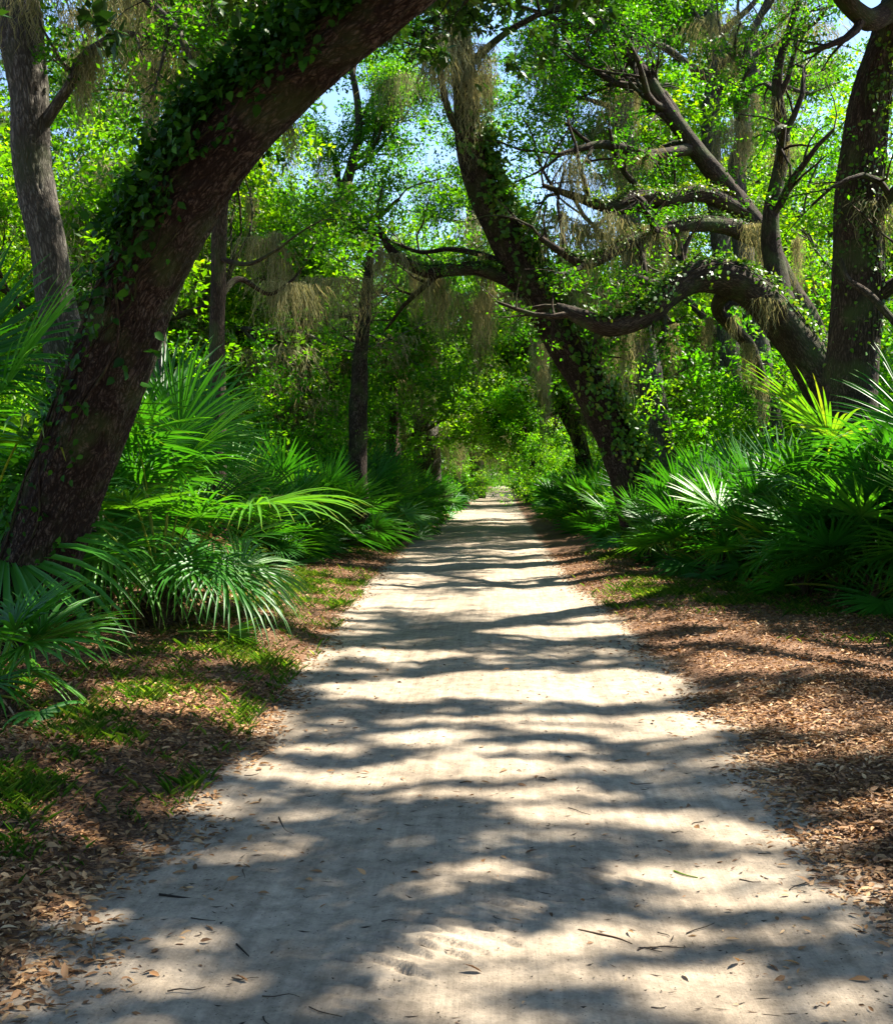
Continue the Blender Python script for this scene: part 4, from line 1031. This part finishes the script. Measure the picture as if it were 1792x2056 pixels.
# whole-plant meshes for the far copies, whose fronds are too small to tell apart
def joined(seed, raw, nf, ns=16):
    r = np.random.RandomState(seed); a = Acc()
    for i in range(nf):
        u = (i + .5) / nf
        el, lp, dr = (1.3, .75, .10) if u < .28 else ((.98, .75, .2) if u < .62 else ((.52, .65, .36) if u < .86 else (.15, .55, .6)))
        b = Acc(); frond(b, r, el + r.normal() * .1, lp * r.uniform(.8, 1.2), droop=dr, Lb=.56, nseg=ns, span=1.95, wseg=.36 / ns)
        an = i * 2.4 + r.normal() * .2; c, s = math.cos(an), math.sin(an); M = np.array([[c, -s, 0], [s, c, 0], [0, 0, 1]])
        V = np.concatenate(b.V) @ M.T + np.array([0, 0, .12])
        a.add(V, np.concatenate(b.F), rnd=np.concatenate(b.A['rnd']))
    if raw: return np.concatenate(a.V), np.concatenate(a.F), np.concatenate(a.A['rnd'])
    me = a.mesh('saw_palmetto'); me.materials.append(PALMLEAF); return me
FARP = [joined(420 + i, False, 15) for i in range(4)]
FARD = [joined(430 + i, True, 11, 9) for i in range(2)]
thick = Acc()
pal.sort(key=lambda p: p[1])
t4 = tuple(P4[0][:2])
cnt = {-1: 0, 1: 0}
for ipal, (x, y, _) in enumerate(pal):
    side = -1 if x < 0 else 1; sn_ = 'left' if side < 0 else 'right'
    e = L_edge(y) if side < 0 else R_edge(y); depth = abs(x - e)
    z = hz(x, y) - .02
    sc_ = rp.uniform(.85, 1.2)
    if side > 0: sc_ *= np.interp(y, [9, 13, 16, 20, 28, 34], [1.5, 1.45, 1.35, 1.15, 1.0, 1.2]) * (1 + .10 * depth)
    else: sc_ *= np.interp(y, [11, 16, 30, 50], [1.1, 1.2, 1.4, 1.2]) * (1 + .07 * depth)
    if y < 30 and depth < 4.4:
        row = 'saw palmetto in the verge row' if depth < .9 else ('saw palmetto in the second row' if depth < 1.9 else 'saw palmetto deep in the thicket')
        o = palmetto((x, y, z), rp, sc_, SAW, 18 if y < 22 else 16, None, None, dead=2 if depth < 1.5 else 0)
        later(o, row, (x, y, .5))
    elif ipal < 292:
        o = put('saw_palmetto', FARP[rp.randint(0, 4)], None, None, cat='palmetto', loc=(x, y, z), rot=(0, 0, rp.uniform(0, 6.28)), scale=sc_ * 1.05)
        later(o, 'distant saw palmetto', (x, y, .5))
    else:
        V, F, R_ = FARD[rp.randint(0, 2)]
        an = rp.uniform(0, 6.28); c_, s_ = math.cos(an), math.sin(an)
        thick.add(V @ np.array([[c_, s_, 0], [-s_, c_, 0], [0, 0, 1]]) * sc_ * 1.05 + np.array([x, y, z]), F, rnd=R_)
put('palmetto_thicket', thick.mesh('palmetto_thicket'), PALMLEAF, kind='stuff', label='mass of tiny far saw palmettos lining the distant road', cat='palmettos')
# single out the special plants
g0 = gnd(5, 1475)
palmetto((g0[0] - .05, g0[1], hz(g0[0], g0[1]) - .02), np.random.RandomState(5), .92, SAWS, 17, 'small bright saw palmetto at the left edge in front of the leaning trunk', None, dead=2, h0=.3)
def sab(px, Y, sc, seed, lab, nf=13, dead=2, h0=.35):
    q = at(px, 1000, Y)
    palmetto((q[0], Y, hz(q[0], Y) - .02), np.random.RandomState(seed), sc, SAB, nf, lab, None, name='cabbage_palm', cat='palm', dead=dead, stub=STUBB, h0=h0)
sab(320, 11.9, .95, 51, 'big young cabbage palm with long pale drooping fronds right of the leaning trunk', 22, 4)
sab(200, 13.2, 1.25, 52, 'young cabbage palm half hidden behind the foot of the leaning trunk', 14, 2)
sab(-60, 11.5, 1.35, 53, 'cabbage palm at the far left edge reaching behind the leaning trunk', 14, 1)
sab(1790, 15.0, 1.15, 55, 'tall cabbage palm rising at the right edge behind the palmettos', 13, 1)
sab(1600, 19.0, .85, 56, 'cabbage palm beside the tall right-hand trunk, back in the thicket', 12, 1)
# a cut green frond lying on the left bank
q = gnd(470, 1325)
fa = Acc(); frond(fa, np.random.RandomState(9), .02, .45, .32, 14, .55, .05, .011)
put('fallen_frond', fa.mesh('fallen_frond'), GRASS, label='cut yellow-green palm frond lying flat on the left bank', cat='palm frond', loc=(q[0] - .55, q[1] + .1, hz(q[0] - .5, q[1]) + .12), rot=(0, 0, .15))

# dry brown frond litter under the left palms
def litter_fronds():
    r = np.random.RandomState(31)
    for k in range(30):
        px, Y = r.uniform(140, 440), r.uniform(11.8, 14.6)
        q = at(px, 1000, Y)
        
        me = DEAD['flat' if k % 2 else 'low'][k % 3]
        o = put('dead_frond', me, None, None, cat='palm frond', 
            loc=(q[0], Y, hz(q[0], Y) + r.uniform(.2, .6)), rot=(r.normal() * .6, r.normal() * .5, r.uniform(0, 6.28)), scale=r.uniform(1.0, 1.6))
        later(o, 'fallen dry brown palm frond', (q[0], Y, .2))
litter_fronds()

# cabbage palm with its brown skirt in the middle distance
def skirt_palm(px, Y, ytop, seed, label):
    top = at(px, ytop, Y); r = np.random.RandomState(seed)
    root = put('cabbage_palm', None, loc=(top[0], Y, 0), label=label, cat='palm'); g_ = Y / 36
    a = Acc(); h = top[2]
    P = smooth_path([(0, 0, -.1), (.1, 0, h * .5), (0, 0, h)], 30); tube(a, P, np.full(30, .17), 12, .1, seed)
    put('trunk', a.mesh('palm_trunk', True), BARK_PALM, root)
    for i in range(16):
        u = i / 16; kn = 'up' if u < .2 else ('mid' if u < .5 else ('low' if u < .8 else 'flat'))
        put('frond', SAB[kn][i % 4], None, root, loc=(0, 0, h), rot=(0, 0, i * 2.4), scale=g_ * r.uniform(.75, .95))
    for i in range(14):
        put('dead_frond', DEAD['flat'][i % 3], None, root, loc=(0, 0, h - .05 - .05 * i), rot=(0, .5, i * 2.1), scale=1.7 * g_, label='hanging dry brown frond')
skirt_palm(872, 60, 600, 1, 'cabbage palm with hanging brown skirt left of the far road')
skirt_palm(785, 42, 650, 2, 'shorter brown skirted cabbage palm beside the bare cedar')

# ------------------------------------------------------------------ Spanish moss
rm = np.random.RandomState(9)
nm = 0
def moss(p, k, sc, lab, grp):
    global nm
    nm += 1
    o = put('spanish_moss', MP[k], None, None, label=lab, cat='moss', group=grp, loc=tuple(p), rot=(0, 0, rm.uniform(0, 6.28)), scale=(sc, sc, sc * rm.uniform(.8, 1.25)))
    if grp: later(o, 'moss tuft ' + grp, p)
# placed where the photograph shows the big curtains: (x, y, distance, kind, scale)
MS = [(940, 120, 22, 2, 1.3, 'bark coloured moss wrapping the upper part of the central leaning oak'), (965, 90, 22, 0, 1.2, 0), (905, 130, 22.2, 3, 1.1, 0), (975, 150, 22.3, 0, .9, 0), (920, 40, 22, 0, 1.2, 0),
      (1140, 440, 23, 3, 1.2, 'long moss curtain under the level right-hand limb'), (1180, 450, 23.2, 0, 1.3, 0), (1230, 440, 23, 3, 1.1, 0), (1280, 455, 23.4, 0, 1.1, 0), (1325, 470, 23.5, 2, 1.0, 0), (1310, 460, 23.7, 0, 1.1, 0), (1360, 470, 24, 0, 1.2, 0), (1160, 520, 22.7, 0, .9, 0),
      (1250, 300, 24, 3, .9, 'pale sunlit moss tuft high in the right canopy'), (1240, 320, 24, 0, .8, 0), (1480, 250, 27, 3, .9, 0), (1450, 262, 27, 0, 1.0, 0), (1500, 265, 27, 0, .9, 0), (1440, 30, 28, 3, 1.2, 0), (1470, 60, 28, 0, 1, 0),
      (180, 100, 12.8, 1, .8, 'moss tuft hanging from the small limb at the upper left'), (190, 95, 12.7, 0, .45, 0), (165, 130, 12.8, 4, .7, 0), (300, 100, 22, 0, 1.1, 0), (310, 150, 22, 1, .9, 0), (460, 30, 18, 3, 1, 0), (440, 50, 18, 0, 1, 0), (480, 90, 18, 0, .9, 0),
      (10, 20, 13, 0, .9, 0), (60, -30, 12.5, 1, 1, 0), (160, 20, 14, 0, .9, 0), (700, 370, 24, 0, 1.0, 0), (690, 400, 24, 1, .6, 0), (585, 250, 20, 0, .9, 0), (570, 240, 20, 4, .9, 0),
      (1010, 590, 24.5, 3, .9, 'fringe of moss under the low limb left of the central oak'), (975, 590, 25, 0, 1.2, 0), (955, 600, 25.5, 2, .9, 0), (920, 590, 24, 3, 1.0, 0), (880, 560, 23, 0, 1.0, 0), (860, 550, 23, 3, .9, 0), (830, 540, 23, 0, .8, 0), (1090, 690, 26, 0, 1.1, 0), (1075, 680, 30, 2, 1, 0), (960, 640, 36, 2, 1.3, 0), (965, 650, 36, 0, 1.5, 0),
      (1040, 600, 23, 1, 1, 0), (1225, 665, 21, 0, .9, 0), (1240, 670, 21, 4, .9, 0), (1100, 740, 30, 2, 1.1, 0), (1420, 640, 21, 0, .8, 0), (1350, 650, 21, 2, .7, 0), (1500, 690, 21, 0, .8, 0), (1290, 670, 20, 4, 1, 0), (1470, 640, 21, 4, 1, 0), (1250, 680, 20, 2, .6, 0),
      (1520, 450, 22, 0, 1.0, 0), (1540, 600, 20, 4, 1, 0), (1600, 480, 22, 0, .8, 0), (700, 560, 22, 3, .9, 0), (650, 560, 23, 3, .9, 0), (760, 500, 22, 0, .9, 0), (790, 510, 22, 1, .9, 0), (560, 470, 20, 0, 1, 0), (530, 480, 20, 3, .8, 0),
      (980, 800, 55, 3, 1.6, 0), (930, 830, 55, 3, 1.7, 0), (1010, 850, 60, 3, 1.4, 0), (900, 860, 50, 3, 1.5, 0), (870, 700, 38, 0, 1.4, 0), (840, 640, 36, 2, 1.2, 0), (1150, 330, 23, 3, 1, 0), (1200, 350, 23.5, 0, 1, 0), (1100, 560, 24, 0, 1, 0)]
last = 'moss strands in the canopy'
for a, b, Y_, k, sc_, lab in MS:
    if lab: last = lab
    side = 'left of' if a < 1000 else 'right of'; lev = 'high up' if b < 350 else ('at mid height' if b < 600 else 'hanging low')
    moss(at(a, b, Y_), k, sc_, lab or None, None if lab else lev)
# plus tufts along the limbs of the nearer trees
cand = []
for o, T in TREES:
    if not T.hang: continue
    if o[0] is None:
        loc, rot, sc3 = o[1]
        if loc[1] > 62: continue
        c, s = math.cos(rot[2]), math.sin(rot[2])
        H_ = np.array(T.hang) * np.array(sc3); H_ = np.stack([H_[:, 0] * c - H_[:, 1] * s, H_[:, 0] * s + H_[:, 1] * c, H_[:, 2]], -1) + np.array(loc)
        m = 3
    else: H_ = np.array(T.hang); m = 6
    H_ = H_[(H_[:, 2] > 3.2) & ((H_[:, 2] - 1.65) < .5 * H_[:, 1])]
    if len(H_):
        for j in rm.choice(len(H_), min(m, len(H_)), replace=False): cand.append(H_[j])
rm.shuffle(cand)
for q in cand[:205]:
    side = 'left of' if q[0] < 0 else 'right of'; b = 965 - (q[2] - 1.65) * FPX / q[1]
    lev = 'high up' if b < 350 else ('at mid height' if b < 600 else 'hanging low')
    moss(q, rm.randint(0, 5), rm.uniform(.7, 1.3), None, lev)

# ------------------------------------------------------------------ ground litter, grass, twigs
rl = np.random.RandomState(600)
def scatter(n, x0, x1, y0, y1, dens):
    x, y = rl.uniform(x0, x1, n), y0 + (y1 - y0) * rl.rand(n) ** 1.35
    k = rl.rand(n) < dens(x, y)
    return x[k], y[k]
def lit_dens(x, y):
    e = edge_dist(x, y)
    left = x < 0
    d = sm(-.12, .25, e + .12 * noise2(x, y, 1.3, 8)) * np.where(left, .85 + .25 * noise2(x, y, .9, 2), .95 + .1 * noise2(x, y, .7, 3))
    d = d * (1 - .8 * np.exp(-(((x - 3.15) / .55) ** 2 + ((y - 7.3) / .35) ** 2)))
    return np.clip(d, 0, 1)
x, y = scatter(230000, -7, 7.5, 3.0, 26, lit_dens)
x2, y2 = scatter(5200, -3, 3.6, 3, 12, lambda x, y: np.full(len(x), .16) + .8 * sm(-.7, 0, edge_dist(x, y)))
x3, y3 = scatter(120000, -4.6, 4.8, 3.0, 9, lit_dens)
x, y = np.concatenate([x, x2, x3]), np.concatenate([y, y2, y3]); n = len(x)
z = height(x, y) + .010 + rl.rand(n) ** 2 * .03 * sm(0, .4, edge_dist(x, y))
a = rl.uniform(0, 6.28, n); D = np.stack([np.cos(a), np.sin(a), rl.normal(0, .22, n)], -1); D /= np.linalg.norm(D, axis=1)[:, None]
Nn = np.stack([rl.normal(0, .35, n), rl.normal(0, .35, n), np.ones(n)], -1); Nn /= np.linalg.norm(Nn, axis=1)[:, None]
L = .02 + .05 * rl.rand(n) ** 1.6
A = Acc(); rv = np.clip(rl.rand(n) * .75 + .25 * (noise2(x, y, .8, 1) * .5 + .5), 0, 1); Wd = L * rl.uniform(.13, .24, n); Pq = np.stack([x, y, z], -1)
k = y < 8.5
broad_leaves(A, Pq[k], D[k], Nn[k], L[k], Wd[k], rv[k]); k = ~k
leaf_cards(A, Pq[k], D[k], Nn[k], L[k], Wd[k], rv[k], fold=.5, bend=.18)
put('leaf_litter', A.mesh('leaf_litter'), LITTER, kind='stuff', label='dry brown oak leaves covering both banks', cat='leaves')
# twigs and flecks on the sand
n = 2600
x, y = rl.uniform(-3.4, 3.4, n), 3.0 + 9 * rl.rand(n) ** 1.3
k = edge_dist(x, y) < .3; x, y = x[k], y[k]; n = len(x)
a = np.where(rl.rand(n) < .6, rl.normal(0, .5, n), rl.uniform(0, 3.14, n)); L = .010 + .06 * rl.rand(n) ** 3.5
D = np.stack([np.cos(a), np.sin(a), 0 * a], -1); A = Acc()
leaf_cards(A, np.stack([x, y, height(x, y) + .011], -1), D, np.tile([0, 0, 1.0], (n, 1)), L, .0016 + .0022 * rl.rand(n), rl.rand(n) ** 2 * .8, fold=-1.2)
for j in range(26):
    px_, py_ = rl.uniform(250, 1700), rl.uniform(1500, 2050); g = gnd(px_, py_)
    if edge_dist(g[0], g[1]) > .1: continue
    an = rl.normal(0, .7); l = rl.uniform(.05, .16); d = np.array([math.cos(an), math.sin(an), 0]); s_ = np.array([-d[1], d[0], 0])
    pts = [g + d * l * t + s_ * rl.normal() * .008 for t in (0, .33, .66, 1)]
    pts = np.array([[p_[0], p_[1], hz(p_[0], p_[1]) + .010] for p_ in pts])
    B = Acc(); tube(B, smooth_path(pts, 7), np.linspace(.0028, .0012, 7), 4)
    A.add(B.V[0], B.F[0], rnd=np.full(len(B.V[0]), rl.rand() * .6))
put('twig_litter', A.mesh('twig_litter'), TWIG, kind='stuff', label='small dark twigs and flecks scattered on the pale sand', cat='twigs')
# grass
GP = [(250, 1440, 1.6, 1.2), (120, 1600, 1.1, .8), (480, 1330, 1.2, 1.2), (610, 1200, 1.2, 2.4), (1400, 1215, 1.5, 1.6), (300, 1400, 1.1, .5), (420, 1420, .7, .35), (280, 1470, .6, .2), (130, 1560, .7, .35), (80, 1650, .5, .3), (20, 1720, .5, .3), (560, 1245, .9, 1.4), (640, 1170, .8, 1.8), (500, 1310, .5, .4), (130, 1620, .35, .15), (200, 1520, .5, .3),
      (1330, 1188, .8, 1.6), (1430, 1208, .8, 1.1), (1520, 1228, .7, .9), (1620, 1240, .6, .7), (1745, 1318, .5, .3), (1700, 1262, .6, .6), (740, 1110, .5, 3), (1230, 1130, .4, 2.5), (400, 1350, .6, .4)]
X, Yv = [], []
for a_, b_, rx_, ry_ in GP:
    g = gnd(a_, b_); m = int(4200 * rx_ * max(ry_, .3))
    X.append(g[0] + rl.normal(0, rx_ * .55, m)); Yv.append(g[1] + rl.normal(0, ry_ * .5, m))
x, y = np.concatenate(X), np.concatenate(Yv)
k = (edge_dist(x, y) > .12) & (rl.rand(len(x)) < .05 + .95 * sm(-.2, .8, noise2(x, y, 1.6, 4) + .5 * noise2(x, y, 5, 3))); x, y = x[k], y[k]; n = len(x)
a = rl.uniform(0, 6.28, n); D = np.stack([np.cos(a) * .4, np.sin(a) * .4, rl.uniform(.5, 1.1, n)], -1); D /= np.linalg.norm(D, axis=1)[:, None]
Nn = np.stack([-np.cos(a), -np.sin(a), np.full(n, .6)], -1); Nn /= np.linalg.norm(Nn, axis=1)[:, None]
L = rl.uniform(.03, .11, n) * (1 + .5 * sm(0, 1, noise2(x, y, 2.5, 6))); A = Acc()
leaf_cards(A, np.stack([x, y, height(x, y) - .003], -1), D, Nn, L, L * .006 + .0012, rl.rand(n), fold=.3, bend=.35)
put('grass', A.mesh('grass'), GRASS, kind='stuff', label='patches of short bright grass on both road banks', cat='grass')
# single things lying on the sand
def stick(name, pxs, rad, mat, rv, label):
    pts = np.array([gnd(*p) for p in pxs]); pts[:, 2] = [hz(p[0], p[1]) + .004 + rad for p in pts]
    B = Acc(); tube(B, smooth_path(pts, 12), np.linspace(rad, rad * .5, 12), 6)
    B.A['rnd'] = [np.full(len(B.V[0]), rv)]
    b = pts[0]; B.V[0] = B.V[0] - b
    put(name, B.mesh(name), mat, label=label, cat='twig', loc=b)
stick('twig', [(1160, 1868), (1200, 1874), (1238, 1880), (1268, 1890)], .0045, LITTER, .1, 'thin reddish twig on the sunlit sand right of the tyre marks')
stick('twig', [(1352, 1738), (1375, 1746), (1400, 1752)], .004, GRASS, .8, 'yellow-green forked twig on the bright sand to the right')
stick('twig', [(320, 1798), (355, 1803), (395, 1808)], .005, TWIG, .1, 'dark stick on the shaded sand at the left of the road')
stick('twig', [(560, 1640), (572, 1665), (590, 1673)], .0035, TWIG, .1, 'bent dark twig on the shaded sand near the left bank')
stick('twig', [(475, 1890), (492, 1905), (500, 1912)], .004, TWIG, .1, 'short dark twig on the sand at lower left')

finish_labels()
